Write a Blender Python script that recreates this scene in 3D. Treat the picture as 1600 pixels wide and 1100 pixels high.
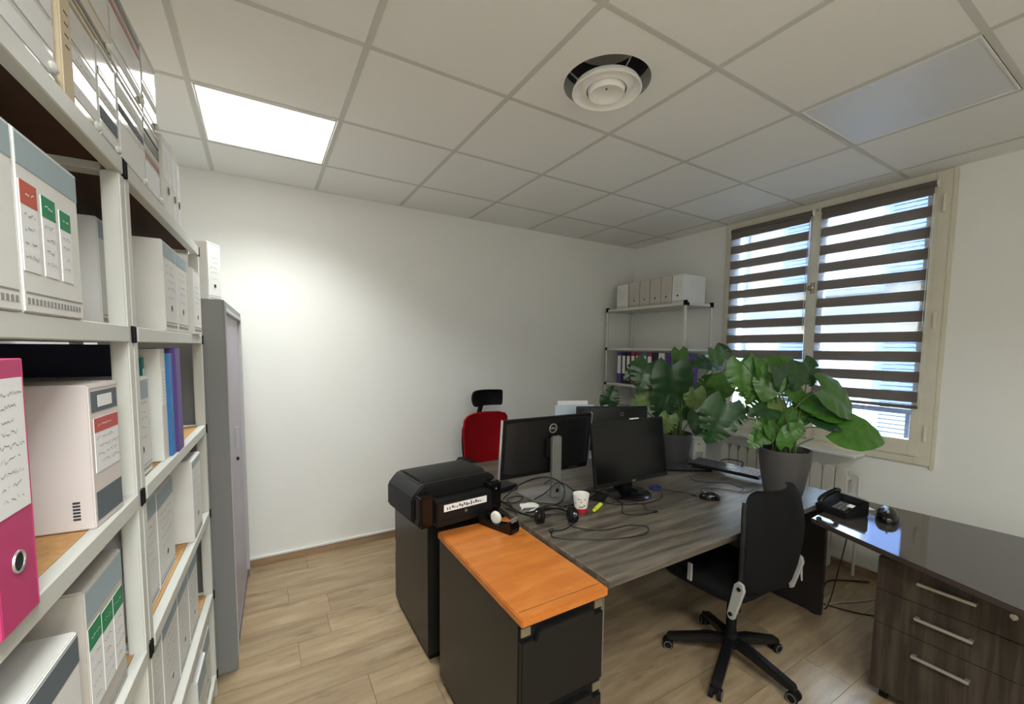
import bpy, bmesh, math, random
from mathutils import Matrix, Vector

for o in list(bpy.data.objects):
    bpy.data.objects.remove(o)
SC = bpy.context.scene
COL = SC.collection
PI = math.pi
random.seed(7)

# ---------------------------------------------------------------- camera
F_PX, PITCH, YAW, ROLL, PP_Y = 657.473, -0.07507, -0.53883, -0.010748, 593.71
CAM = Vector((0, 0, 1.553))
RC = Matrix.Rotation(YAW, 3, 'Z') @ Matrix.Rotation(PITCH, 3, 'X') @ Matrix.Rotation(ROLL, 3, 'Y')
cd = bpy.data.cameras.new('camera')
cd.sensor_width = 36
cd.lens = F_PX / 1600 * 36
cd.shift_y = (PP_Y - 550) / 1600
cd.clip_start = 0.02
cam = bpy.data.objects.new('camera', cd)
COL.objects.link(cam)
cam.matrix_world = Matrix.Translation(CAM) @ (RC @ Matrix.Rotation(PI / 2, 3, 'X')).to_4x4()
SC.camera = cam

# ---------------------------------------------------------------- world, sun, exposure
W = bpy.data.worlds.new('sky')
SC.world = W
W.use_nodes = True
wn = W.node_tree
bg = wn.nodes['Background']
bg.inputs[0].default_value = (0.72, 0.85, 1.0, 1)
bg.inputs[1].default_value = 13.0
sd = bpy.data.lights.new('sun', 'SUN')
sd.energy = 3.2
sd.angle = 0.03
sd.color = (1.0, 0.96, 0.9)
sun = bpy.data.objects.new('sun', sd)
COL.objects.link(sun)
sun.rotation_euler = (math.radians(18), math.radians(-48), 0)      # sun behind the building, on the facade opposite
SC.view_settings.view_transform = 'Standard'
SC.view_settings.look = 'None'
SC.view_settings.gamma = 1.0
SC.view_settings.use_curve_mapping = False
SC.view_settings.exposure = 1.68
PANEL_POWER, REAR_FILL_POWER = 5.6, 14.5      # watts of the lit ceiling panel and of each added rear fill panel

# ---------------------------------------------------------------- room measures (metres)
XL, XR, YN, YB, ZC = -0.74, 3.575, -2.3, 3.371, 2.657
TX, TY = 0.372, 1.685                                             # ceiling grid origin

# ---------------------------------------------------------------- materials
def lin(c):
    return tuple(((v / 255) / 12.92 if v / 255 <= 0.04045 else ((v / 255 + 0.055) / 1.055) ** 2.4) for v in c)

MATS = {}
def mat(name, rgb, rough=0.6, metal=0.0, spec=0.5, noise=0.0, nscale=30, bump=0.0, bscale=200, coat=0.0, stretch=None, rgb2=None, rand=0.0):
    if name in MATS:
        return MATS[name]
    m = bpy.data.materials.new(name)
    m.use_nodes = True
    nt = m.node_tree
    b = nt.nodes['Principled BSDF']
    b.inputs['Base Color'].default_value = lin(rgb) + (1,)
    b.inputs['Roughness'].default_value = rough
    b.inputs['Metallic'].default_value = metal
    b.inputs['Specular IOR Level'].default_value = spec
    if coat:
        b.inputs['Coat Weight'].default_value = coat
        b.inputs['Coat Roughness'].default_value = 0.05
    L = nt.links.new
    tc = nt.nodes.new('ShaderNodeTexCoord')
    mp = nt.nodes.new('ShaderNodeMapping')
    L(tc.outputs['Object'], mp.inputs[0])
    if stretch:
        mp.inputs['Scale'].default_value = stretch
    if noise or rgb2:
        n = nt.nodes.new('ShaderNodeTexNoise')
        n.inputs['Scale'].default_value = nscale
        n.inputs['Detail'].default_value = 5
        n.inputs['Roughness'].default_value = 0.6
        L(mp.outputs[0], n.inputs['Vector'])
        r = nt.nodes.new('ShaderNodeValToRGB')
        r.color_ramp.elements[0].position = 0.32
        r.color_ramp.elements[1].position = 0.68
        if rgb2:
            c0, c1 = lin(rgb), lin(rgb2)
        else:
            c0 = tuple(max(0, v * (1 - noise)) for v in lin(rgb))
            c1 = tuple(min(1, v * (1 + noise)) for v in lin(rgb))
        r.color_ramp.elements[0].color = c0 + (1,)
        r.color_ramp.elements[1].color = c1 + (1,)
        L(n.outputs['Fac'], r.inputs[0])
        src = r.outputs[0]
        if rand:
            oi = nt.nodes.new('ShaderNodeObjectInfo')
            mr = nt.nodes.new('ShaderNodeMapRange')
            mr.inputs[3].default_value = 1 - rand
            mr.inputs[4].default_value = 1 + rand
            L(oi.outputs['Random'], mr.inputs[0])
            hs = nt.nodes.new('ShaderNodeHueSaturation')
            L(mr.outputs[0], hs.inputs['Value'])
            L(src, hs.inputs['Color'])
            src = hs.outputs[0]
            va = nt.nodes.new('ShaderNodeVectorMath')
            va.operation = 'SCALE'
            va.inputs[3].default_value = 37.0
            vb = nt.nodes.new('ShaderNodeCombineXYZ')
            L(oi.outputs['Random'], vb.inputs[0]); L(oi.outputs['Random'], vb.inputs[1])
            L(vb.outputs[0], va.inputs[0])
            L(va.outputs[0], mp.inputs['Location'])
        L(src, b.inputs['Base Color'])
    if bump:
        n2 = nt.nodes.new('ShaderNodeTexNoise')
        n2.inputs['Scale'].default_value = bscale
        n2.inputs['Detail'].default_value = 3
        L(mp.outputs[0], n2.inputs['Vector'])
        bp = nt.nodes.new('ShaderNodeBump')
        bp.inputs['Strength'].default_value = bump
        bp.inputs['Distance'].default_value = 0.002
        L(n2.outputs['Fac'], bp.inputs['Height'])
        L(bp.outputs[0], b.inputs['Normal'])
    MATS[name] = m
    return m

def emit(name, rgb, strength):
    m = bpy.data.materials.new(name)
    m.use_nodes = True
    b = m.node_tree.nodes['Principled BSDF']
    b.inputs['Base Color'].default_value = (0.9, 0.9, 0.9, 1)
    b.inputs['Emission Color'].default_value = rgb + (1,)
    b.inputs['Emission Strength'].default_value = strength
    MATS[name] = m
    return m

def wood(name, rgb, rgb2, scale=6, stretch=(1, 14, 14), rough=0.45, spec=0.4, rand=0.0, dark=0.35, knots=0.0):
    """long-grained wood: two stretched noises"""
    m = bpy.data.materials.new(name)
    m.use_nodes = True
    nt = m.node_tree; L = nt.links.new
    b = nt.nodes['Principled BSDF']
    b.inputs['Roughness'].default_value = rough
    b.inputs['Specular IOR Level'].default_value = spec
    tc = nt.nodes.new('ShaderNodeTexCoord')
    mp = nt.nodes.new('ShaderNodeMapping')
    mp.inputs['Scale'].default_value = stretch
    L(tc.outputs['Object'], mp.inputs[0])
    n = nt.nodes.new('ShaderNodeTexNoise'); n.inputs['Scale'].default_value = scale; n.inputs['Detail'].default_value = 6; n.inputs['Roughness'].default_value = 0.62; n.inputs['Distortion'].default_value = 0.35
    L(mp.outputs[0], n.inputs['Vector'])
    r = nt.nodes.new('ShaderNodeValToRGB')
    e = r.color_ramp.elements
    e[0].position, e[1].position = 0.30, 0.66
    e[0].color = tuple(v * (1 - dark) for v in lin(rgb)) + (1,)
    e[1].color = lin(rgb2) + (1,)
    e2 = r.color_ramp.elements.new(0.46); e2.color = lin(rgb) + (1,)
    L(n.outputs['Fac'], r.inputs[0])
    src = r.outputs[0]
    if rand:
        oi = nt.nodes.new('ShaderNodeObjectInfo')
        mr = nt.nodes.new('ShaderNodeMapRange'); mr.inputs[3].default_value = 1 - rand; mr.inputs[4].default_value = 1 + rand
        L(oi.outputs['Random'], mr.inputs[0])
        hs = nt.nodes.new('ShaderNodeHueSaturation')
        L(mr.outputs[0], hs.inputs['Value']); L(src, hs.inputs['Color'])
        src = hs.outputs[0]
        cx = nt.nodes.new('ShaderNodeCombineXYZ')
        mm = nt.nodes.new('ShaderNodeMath'); mm.operation = 'MULTIPLY'; mm.inputs[1].default_value = 61.0
        L(oi.outputs['Random'], mm.inputs[0]); L(mm.outputs[0], cx.inputs[0]); L(mm.outputs[0], cx.inputs[1])
        L(cx.outputs[0], mp.inputs['Location'])
    if knots:
        m2 = nt.nodes.new('ShaderNodeMapping'); m2.inputs['Scale'].default_value = (2.6, 7.5, 7.5)
        L(tc.outputs['Object'], m2.inputs[0])
        if rand: L(cx.outputs[0], m2.inputs['Location'])
        n3 = nt.nodes.new('ShaderNodeTexNoise'); n3.inputs['Scale'].default_value = 1.5; n3.inputs['Detail'].default_value = 3
        L(m2.outputs[0], n3.inputs['Vector'])
        r3 = nt.nodes.new('ShaderNodeValToRGB'); r3.color_ramp.elements[0].position = .60; r3.color_ramp.elements[1].position = .76
        r3.color_ramp.elements[0].color = (1, 1, 1, 1); r3.color_ramp.elements[1].color = (1-knots, 1-knots*1.02, 1-knots*1.05, 1)
        L(n3.outputs['Fac'], r3.inputs[0])
        mx = nt.nodes.new('ShaderNodeMixRGB'); mx.blend_type = 'MULTIPLY'; mx.inputs[0].default_value = 1
        L(src, mx.inputs[1]); L(r3.outputs[0], mx.inputs[2]); src = mx.outputs[0]
    L(src, b.inputs['Base Color'])
    MATS[name] = m
    return m

M_wall = mat('wall_paint', (236, 236, 231), 0.85, spec=0.2, noise=0.012, nscale=3, bump=0.15, bscale=260)
M_wallc = mat('wall_paint_window_side', (234, 234, 229), 0.85, spec=0.2, noise=0.012, nscale=3, bump=0.2, bscale=200)
M_tile = mat('ceiling_tile', (236, 236, 231), 0.9, spec=0.15, noise=0.015, nscale=250, bump=0.25, bscale=420, rand=0.012, rgb2=(240, 240, 236))
M_tbar = mat('ceiling_bar', (204, 204, 197), 0.55, spec=0.3)
M_floor = wood('floor_oak', (148, 127, 99), (166, 146, 117), scale=2.2, stretch=(1.0, 7, 7), rough=0.34, spec=0.4, rand=0.08, dark=0.26, knots=.42)
M_floorbase = mat('floor_joint', (92, 76, 58), 0.8)
M_skirt = wood('skirting_wood', (150, 124, 96), (168, 142, 112), scale=3, stretch=(1, 6, 6), rough=0.5)
M_white = mat('white_paint', (228, 227, 222), 0.5, spec=0.4)
M_ventw = mat('vent_enamel', (244, 244, 240), 0.35, spec=0.5)
M_cream = mat('window_paint', (214, 209, 190), 0.5, spec=0.35, noise=0.03, nscale=9)
M_black = mat('black_plastic', (15, 15, 16), 0.42, spec=0.4, bump=0.05, bscale=600)
M_blackm = mat('black_matte', (11, 11, 12), 0.75, spec=0.25)
M_blackg = mat('black_gloss', (12, 12, 13), 0.18, spec=0.5)
M_screen = mat('screen_glass', (9, 9, 10), 0.22, spec=0.35)
M_mesh = mat('black_mesh_fabric', (12, 12, 13), 0.8, spec=0.2, bump=0.5, bscale=900)
M_red = mat('red_fabric', (150, 14, 22), 0.9, spec=0.15, noise=0.1, nscale=240, bump=0.4, bscale=700)
M_silver = mat('silver_plastic', (205, 205, 202), 0.3, metal=0.55)
M_alu = mat('brushed_aluminium', (190, 190, 186), 0.34, metal=0.8)
M_grey_stand = mat('grey_plastic', (128, 128, 124), 0.38, metal=0.35)
M_cab = mat('grey_cabinet_steel', (134, 135, 135), 0.5, spec=0.35)
M_cab_frame = mat('cabinet_frame', (186, 185, 186), 0.45)
M_tamb = mat('tambour_slat', (176, 168, 178), 0.4)
M_rack = mat('shelf_lacquer', (208, 209, 202), 0.42, spec=0.4)
M_under = mat('shaded_chip_underside', (74, 52, 38), 0.8, spec=0.2, noise=0.08, nscale=30)  # chipboard seen from below: the shade there is put into the colour
M_chip = mat('chipboard', (192, 146, 94), 0.7, spec=0.25, rgb2=(210, 166, 112), nscale=55)
M_deskw = wood('desk_wood', (84, 77, 68), (114, 106, 94), scale=2.2, stretch=(1.0, 13, 13), rough=0.34, spec=0.4, dark=0.5)
M_deskl = wood('desk_leg_wood', (92, 86, 78), (114, 107, 98), scale=2.4, stretch=(9, 9, 1.2), rough=0.42, dark=0.3)
M_dkpanel = mat('dark_panel', (30, 26, 25), 0.5)
M_desk_edge = mat('desk_edge', (112, 104, 94), 0.45)
M_pedwood = wood('drawer_wood', (50, 43, 36), (70, 62, 52), scale=2.6, stretch=(13, 13, 1.0), rough=0.45, dark=0.35)
M_orange = wood('orange_veneer', (186, 108, 46), (200, 124, 58), scale=3.0, stretch=(1.5, 6, 6), rough=0.28, spec=0.45, dark=0.1)
M_pedblk = mat('black_steel', (33, 31, 28), 0.38, spec=0.45, noise=0.05, nscale=4)
M_pedfront = mat('black_drawer_front', (18, 18, 18), 0.45, spec=0.35)
M_glass_top = mat('glossy_laminate', (66, 60, 58), 0.07, spec=0.7, noise=0.06, nscale=12)
M_retedge = mat('return_edge', (60, 50, 46), 0.35)
M_card = mat('white_card', (226, 225, 221), 0.75, spec=0.2, noise=0.02, nscale=14)
M_cardgrey = mat('grey_card', (196, 190, 182), 0.8, spec=0.2, noise=0.03, nscale=14)
M_cardpink = mat('pinkish_card', (217, 208, 205), 0.8, spec=0.2, noise=0.02, nscale=10)
M_band = mat('bluegrey_print', (160, 176, 182), 0.75)
M_bandd = mat('slate_print', (96, 106, 112), 0.75)
M_ink = mat('pen_ink', (58, 56, 60), 0.8)
M_inkl = mat('pale_ink', (150, 148, 146), 0.8)
M_inkr = mat('red_ink', (196, 92, 88), 0.8)
M_paper = mat('label_paper', (236, 236, 236), 0.7)
M_stkr = mat('red_sticker', (196, 92, 74), 0.6)
M_stkg = mat('green_sticker', (42, 138, 92), 0.6)
M_hole = mat('hole_dark', (22, 21, 22), 0.9)
M_ring = mat('hole_ring', (200, 200, 200), 0.3, metal=0.8)
M_pink = mat('pink_binder', (190, 58, 112), 0.5)
M_navy = mat('navy_binder', (26, 28, 58), 0.5)
M_purple = mat('purple_binder', (94, 66, 142), 0.5)
M_violet = mat('violet_binder', (118, 88, 176), 0.5)
M_blue = mat('blue_binder', (52, 118, 182), 0.45)
M_teal = mat('teal_cover', (40, 128, 128), 0.5)
M_redb = mat('red_binder', (164, 40, 52), 0.5)
M_crimson = mat('crimson_binder', (150, 36, 74), 0.5)
M_beige = mat('beige_card', (214, 198, 168), 0.7)
M_clear = mat('glossy_film', (216, 216, 214), 0.14, spec=0.6, noise=0.05, nscale=8, coat=0.6)
M_film_beige = mat('glossy_beige_film', (208, 198, 176), 0.14, spec=0.6, coat=0.6)
M_stripe_red = mat('brick_stripe', (172, 112, 96), 0.3)
M_stripe_dk = mat('dark_stripe', (96, 94, 92), 0.25)
M_leafa = mat('leaf_dark', (30, 60, 34), 0.32, spec=0.5, rgb2=(42, 78, 38), nscale=7, rand=0.14)
M_leafb = mat('leaf_green', (50, 92, 28), 0.32, spec=0.5, rgb2=(68, 112, 38), nscale=7, rand=0.14)
M_leafc = mat('leaf_yellowgreen', (84, 108, 52), 0.4, spec=0.4, rgb2=(104, 126, 66), nscale=7, rand=0.12)
M_stem = mat('leaf_stem', (72, 92, 48), 0.5)
M_stemd = mat('dry_stem', (110, 98, 70), 0.7)
M_pot = mat('pot_grey', (74, 71, 70), 0.6, noise=0.05, nscale=20)
M_potd = mat('pot_charcoal', (60, 59, 61), 0.6)
M_soil = mat('soil', (44, 36, 28), 0.95, noise=0.4, nscale=120, bump=0.8, bscale=160)
M_rad = mat('radiator_enamel', (220, 217, 208), 0.4)
M_sill = mat('sill_white', (232, 232, 228), 0.22, spec=0.5)
M_rail = mat('balcony_rail', (38, 44, 62), 0.5)
M_fac = mat('facade_stucco', (84, 74, 56), 0.9, noise=0.05, nscale=1.2)
M_fac2 = mat('facade_cornice', (66, 68, 72), 0.9)
M_shut = mat('blue_shutter', (48, 66, 100), 0.7)
M_facw = mat('far_window', (110, 120, 132), 0.3)
M_white_pl = mat('white_plastic', (225, 224, 218), 0.4)
M_cable = mat('cable_black', (15, 15, 15), 0.5)
M_cablew = mat('cable_white', (214, 212, 206), 0.5)
M_cableg = mat('cable_grey', (150, 146, 140), 0.5)
M_yellow = mat('highlighter_yellow', (222, 226, 60), 0.45)
M_cupred = mat('cup_red', (176, 34, 44), 0.4)
M_mug = mat('cup_white', (226, 222, 212), 0.35)
M_mark = mat('cup_print', (120, 60, 60), 0.5)
M_tape = mat('tape_roll', (222, 220, 210), 0.3)
M_bluepl = mat('blue_plastic', (34, 40, 96), 0.35)
M_key = mat('key_cap', (52, 53, 58), 0.25, spec=0.6)
M_duct = mat('duct_dark', (46, 46, 46), 0.6)
M_brass = mat('old_metal', (150, 142, 120), 0.35, metal=0.7)
M_folder = mat('pale_folder', (196, 210, 220), 0.4)

def film(name, rgb, trans):
    """thin sheer fabric: partly lets light straight through"""
    m = bpy.data.materials.new(name); m.use_nodes = True
    nt = m.node_tree; L = nt.links.new
    out = nt.nodes['Material Output']
    nt.nodes.remove(nt.nodes['Principled BSDF'])
    t = nt.nodes.new('ShaderNodeBsdfTransparent'); t.inputs[0].default_value = (0.93, 0.96, 1.0, 1)
    tl = nt.nodes.new('ShaderNodeBsdfTranslucent'); tl.inputs[0].default_value = lin(rgb) + (1,)
    d = nt.nodes.new('ShaderNodeBsdfDiffuse'); d.inputs[0].default_value = lin(rgb) + (1,)
    m1 = nt.nodes.new('ShaderNodeMixShader'); m1.inputs[0].default_value = 0.5
    L(tl.outputs[0], m1.inputs[1]); L(d.outputs[0], m1.inputs[2])
    m2 = nt.nodes.new('ShaderNodeMixShader'); m2.inputs[0].default_value = 1 - trans
    L(t.outputs[0], m2.inputs[1]); L(m1.outputs[0], m2.inputs[2])
    L(m2.outputs[0], out.inputs[0])
    MATS[name] = m
    return m
M_sheer = film('sheer_fabric', (188, 192, 198), 0.56)
M_bandf = film('band_fabric', (134, 126, 119), 0.0)

def glassmat():
    m = bpy.data.materials.new('window_glass'); m.use_nodes = True
    nt = m.node_tree; L = nt.links.new
    out = nt.nodes['Material Output']
    nt.nodes.remove(nt.nodes['Principled BSDF'])
    t = nt.nodes.new('ShaderNodeBsdfTransparent'); t.inputs[0].default_value = (0.95, 0.97, 0.97, 1)
    g = nt.nodes.new('ShaderNodeBsdfGlossy'); g.inputs['Roughness'].default_value = 0.02
    f = nt.nodes.new('ShaderNodeFresnel'); f.inputs[0].default_value = 1.45
    mx = nt.nodes.new('ShaderNodeMixShader')
    L(f.outputs[0], mx.inputs[0]); L(t.outputs[0], mx.inputs[1]); L(g.outputs[0], mx.inputs[2])
    L(mx.outputs[0], out.inputs[0])
    return m
M_glass = glassmat()

# ---------------------------------------------------------------- mesh builder
class MB:
    def __init__(self, M=None):
        self.v, self.f, self.m = [], [], []
        self.M = M
    def add(self, vs, fs, mi=0):
        b = len(self.v)
        for p in vs:
            p = Vector(p)
            self.v.append(self.M @ p if self.M else p)
        for f in fs:
            self.f.append([b + i for i in f]); self.m.append(mi)
        return self
    def box(self, x0, x1, y0, y1, z0, z1, mi=0):
        vs = [(x0,y0,z0),(x1,y0,z0),(x1,y1,z0),(x0,y1,z0),(x0,y0,z1),(x1,y0,z1),(x1,y1,z1),(x0,y1,z1)]
        return self.add(vs, [(3,2,1,0),(4,5,6,7),(0,1,5,4),(1,2,6,5),(2,3,7,6),(3,0,4,7)], mi)
    def cbox(self, c, s, mi=0):
        return self.box(c[0]-s[0]/2, c[0]+s[0]/2, c[1]-s[1]/2, c[1]+s[1]/2, c[2]-s[2]/2, c[2]+s[2]/2, mi)
    def prism(self, poly, axis, lo, hi, mi=0):
        """poly = list of 2D points; axis 'z': (x,y), 'y': (x,z), 'x': (y,z)"""
        def P(a, b, c):
            return (a, b, c) if axis == 'z' else ((a, c, b) if axis == 'y' else (c, a, b))
        n = len(poly)
        vs = [P(a, b, lo) for a, b in poly] + [P(a, b, hi) for a, b in poly]
        fs = [list(range(n))[::-1], list(range(n, 2*n))] + [(i, (i+1) % n, n+(i+1) % n, n+i) for i in range(n)]
        return self.add(vs, fs, mi)
    def lathe(self, prof, n=24, c=(0,0,0), mi=0, cap=True):
        vs, fs = [], []
        for r, z in prof:
            for i in range(n):
                a = 2*PI*i/n
                vs.append((c[0]+r*math.cos(a), c[1]+r*math.sin(a), c[2]+z))
        for k in range(len(prof)-1):
            for i in range(n):
                j = (i+1) % n
                fs.append((k*n+i, k*n+j, (k+1)*n+j, (k+1)*n+i))
        if cap:
            fs.append(list(range(n))[::-1]); fs.append([(len(prof)-1)*n+i for i in range(n)])
        return self.add(vs, fs, mi)
    def cyl(self, a, b, r, n=12, r2=None, mi=0):
        return self.tube([a, b], [r, r if r2 is None else r2], n, mi)
    def tube(self, pts, r, n=8, mi=0, closed=False):
        pts = [Vector(p) for p in pts]
        k = len(pts)
        rs = r if isinstance(r, (list, tuple)) else [r]*k
        vs, fs = [], []
        up = None
        for i, p in enumerate(pts):
            d = (pts[min(i+1, k-1)] - pts[max(i-1, 0)]) if not closed else (pts[(i+1) % k] - pts[i-1])
            if d.length < 1e-9: d = Vector((0, 0, 1))
            d.normalize()
            if up is None:
                up = d.orthogonal().normalized()
            else:
                up = (up - d*up.dot(d))
                if up.length < 1e-6: up = d.orthogonal()
                up.normalize()
            w = d.cross(up)
            for j in range(n):
                a = 2*PI*j/n
                vs.append(p + (up*math.cos(a) + w*math.sin(a))*rs[i])
        segs = k if closed else k-1
        for i in range(segs):
            for j in range(n):
                a, b = i*n, ((i+1) % k)*n
                fs.append((a+j, a+(j+1) % n, b+(j+1) % n, b+j))
        if not closed:
            fs.append(list(range(n))[::-1]); fs.append([(k-1)*n+j for j in range(n)])
        return self.add(vs, fs, mi)
    def sphere(self, c, r, n=14, m=9, mi=0):
        rx, ry, rz = r if isinstance(r, (list, tuple)) else (r, r, r)
        vs = [(c[0], c[1], c[2]-rz)]
        for i in range(1, m):
            t = -PI/2 + PI*i/m
            for j in range(n):
                a = 2*PI*j/n
                vs.append((c[0]+rx*math.cos(t)*math.cos(a), c[1]+ry*math.cos(t)*math.sin(a), c[2]+rz*math.sin(t)))
        vs.append((c[0], c[1], c[2]+rz))
        fs = [(0, 1+(j+1) % n, 1+j) for j in range(n)]
        for i in range(m-2):
            for j in range(n):
                a = 1+i*n
                fs.append((a+j, a+(j+1) % n, a+n+(j+1) % n, a+n+j))
        e = len(vs)-1; a = 1+(m-2)*n
        fs += [(a+j, a+(j+1) % n, e) for j in range(n)]
        return self.add(vs, fs, mi)
    def mesh(self, name, mats, bevel=0.0, seg=2, smooth=True, angle=35):
        me = bpy.data.meshes.new(name)
        me.from_pydata([tuple(p) for p in self.v], [], self.f)
        if not isinstance(mats, (list, tuple)): mats = [mats]
        for m in mats: me.materials.append(m)
        for p, mi in zip(me.polygons, self.m): p.material_index = mi
        bm = bmesh.new(); bm.from_mesh(me)
        bmesh.ops.recalc_face_normals(bm, faces=bm.faces)
        if bevel:
            es = [e for e in bm.edges if len(e.link_faces) == 2 and e.calc_face_angle(0) > math.radians(40)]
            bmesh.ops.bevel(bm, geom=es, offset=bevel, segments=seg, affect='EDGES', clamp_overlap=True)
        if smooth:
            for f in bm.faces: f.smooth = True
        bm.to_mesh(me); bm.free()
        if smooth:
            me.set_sharp_from_angle(angle=math.radians(angle))
        me.update()
        return me
    def build(self, name, mats, parent=None, bevel=0.0, seg=2, smooth=True, angle=35, loc=None, rz=0):
        o = bpy.data.objects.new(name, self.mesh(name, mats, bevel, seg, smooth, angle))
        COL.objects.link(o)
        if parent is not None: o.parent = parent
        if loc is not None: o.location = loc
        if rz: o.rotation_euler = (0, 0, rz)
        return o

def thing(name, label, cat, loc=(0,0,0), rz=0, group=None):
    o = bpy.data.objects.new(name, None)
    COL.objects.link(o)
    o.empty_display_size = 0.1
    o.location = loc; o.rotation_euler = (0, 0, rz)
    o['label'] = label; o['category'] = cat
    if group: o['group'] = group
    return o
def tag(o, label, cat, group=None):
    o['label'] = label; o['category'] = cat
    if group: o['group'] = group
    return o
def struct(o):
    o['kind'] = 'structure'; return o
def linked(me, name, parent, loc=(0,0,0), rot=None, scale=None):
    o = bpy.data.objects.new(name, me); COL.objects.link(o); o.parent = parent; o.location = loc
    if rot: o.rotation_euler = rot
    if scale: o.scale = scale
    return o
def at(u, v, depth):
    """a point seen at photo pixel (u,v) at a measured distance along the view axis"""
    return CAM + RC @ Vector(((u-800)/F_PX*depth, depth, -(v-PP_Y)/F_PX*depth))
def smooth_path(pts, n=8):
    """Catmull-Rom through pts"""
    P = [Vector(p) for p in pts]; P = [P[0]] + P + [P[-1]]
    out = []
    for i in range(1, len(P)-2):
        for k in range(n):
            t = k/n
            out.append(0.5*((2*P[i]) + (P[i+1]-P[i-1])*t + (2*P[i-1]-5*P[i]+4*P[i+1]-P[i+2])*t*t + (3*P[i]-P[i-1]-3*P[i+1]+P[i+2])*t**3))
    out.append(P[-2])
    return out
def text_obj(body, size, m, name, parent, matrix, ext=0.0006):
    cu = bpy.data.curves.new('lettering', 'FONT')
    cu.body = body; cu.size = size; cu.extrude = ext; cu.align_x = 'CENTER'; cu.align_y = 'CENTER'
    t = bpy.data.objects.new('lettering_tmp', cu); COL.objects.link(t)
    dg = bpy.context.evaluated_depsgraph_get()
    me = bpy.data.meshes.new_from_object(t.evaluated_get(dg))
    bpy.data.objects.remove(t)
    me.materials.clear(); me.materials.append(m)
    o = bpy.data.objects.new(name, me); COL.objects.link(o); o.parent = parent
    o.matrix_local = matrix
    return o

# ================================================================ THE ROOM
# floor: oak laminate, each board its own piece
fb = MB(); fb.box(XL-.1, XR+.1, YN-.1, YB+.1, -0.10, -0.009)
floor = struct(fb.build('floor', M_floorbase))
PW, PLN = 0.2, 1.285
y = 0.77 - 0.2*16
row = 0
while y < YB:
    y0, y1 = max(y, YN), min(y+PW, YB)
    if y1 - y0 > 0.01:
        x = XL - random.uniform(0.1, 1.2)
        while x < XR:
            x0, x1 = max(x, XL), min(x+PLN, XR)
            if x1 - x0 > 0.02:
                g = 0.0009
                cx, cy = (x0+x1)/2, (y0+y1)/2
                b = MB(); b.box(x0+g-cx, x1-g-cx, y0+g-cy, y1-g-cy, -0.009, 0)
                b.build('plank', M_floor, floor, smooth=False, loc=(cx, cy, 0))
            x += PLN
    y += PW; row += 1

# walls
def wallbox(name, x0, x1, y0, y1, z0=-.1, z1=ZC+.25, m=M_wall):
    b = MB(); b.box(x0, x1, y0, y1, z0, z1); return struct(b.build(name, m, smooth=False))
wallbox('wall_back', XL-.2, XR+.25, YB, YB+.2)
wallbox('wall_left', XL-.2, XL, YN, YB)
wallbox('wall_front', XL-.2, XR+.25, YN-.2, YN)
# right wall with the window opening
WY0, WY1, WZ0, WZ1 = 0.875, 2.275, 0.845, 2.645
b = MB()
b.box(XR, XR+.25, YN, WY0, -.1, ZC+.25)
b.box(XR, XR+.25, WY1, YB, -.1, ZC+.25)
b.box(XR, XR+.25, WY0, WY1, -.1, WZ0)
b.box(XR, XR+.25, WY0, WY1, WZ1, ZC+.25)
struct(b.build('wall_right', M_wallc, smooth=False))

# skirting: brown board with a thin white bead on top
def skirt(name, ax, lo, hi, pos):
    b = MB(); w = MB()
    if ax == 'x':
        b.box(lo, hi, pos-.012, pos, 0, .055); w.box(lo, hi, pos-.014, pos, .055, .072)
    elif pos > 1:
        b.box(pos-.012, pos, lo, hi, 0, .055); w.box(pos-.014, pos, lo, hi, .055, .072)
    else:
        b.box(pos, pos+.012, lo, hi, 0, .055); w.box(pos, pos+.014, lo, hi, .055, .072)
    o = struct(b.build(name, M_skirt, smooth=False)); w.build('bead', M_white, o, bevel=.003)
skirt('baseboard_back', 'x', XL+.002, XR-.002, YB)
skirt('baseboard_right', 'y', YN, YB-.016, XR)
skirt('baseboard_left', 'y', YN, YB-.016, XL)

# ceiling: slab, tiles, bars
b = MB(); b.box(XL-.2, XR+.25, YN-.2, YB+.2, ZC+.16, ZC+.24)
ceiling = struct(b.build('ceiling', M_white, smooth=False))
xs = [XL] + [TX+.6*i for i in range(-1, 6)] + [XR]
ys = [YN] + [TY+.6*j for j in range(-6, 3)] + [YB]
BW = 0.0115
LIT = {(1, 8)}
tiles_me = {}
def hole_tile(me_name, hw, r, n=32):
    """square tile with a round hole"""
    bm = MB()
    out = []
    for i in range(n):
        a = 2*PI*i/n; c, s = math.cos(a), math.sin(a); k = hw/max(abs(c), abs(s)); out.append((c*k, s*k))
    inn = [(r*math.cos(2*PI*i/n), r*math.sin(2*PI*i/n)) for i in range(n)]
    vs = [(x, y, 0) for x, y in out] + [(x, y, 0) for x, y in inn] + [(x, y, .015) for x, y in inn] + [(x, y, .015) for x, y in out]
    fs = []
    for i in range(n):
        j = (i+1) % n
        fs += [(i, j, n+j, n+i), (n+i, n+j, 2*n+j, 2*n+i), (2*n+i, 2*n+j, 3*n+j, 3*n+i), (3*n+i, 3*n+j, j, i)]
    bm.add(vs, fs)
    return bm.mesh(me_name, M_tile, smooth=False)
VX, VY = TX+.9, TY-.3
lights_cells = []
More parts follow.
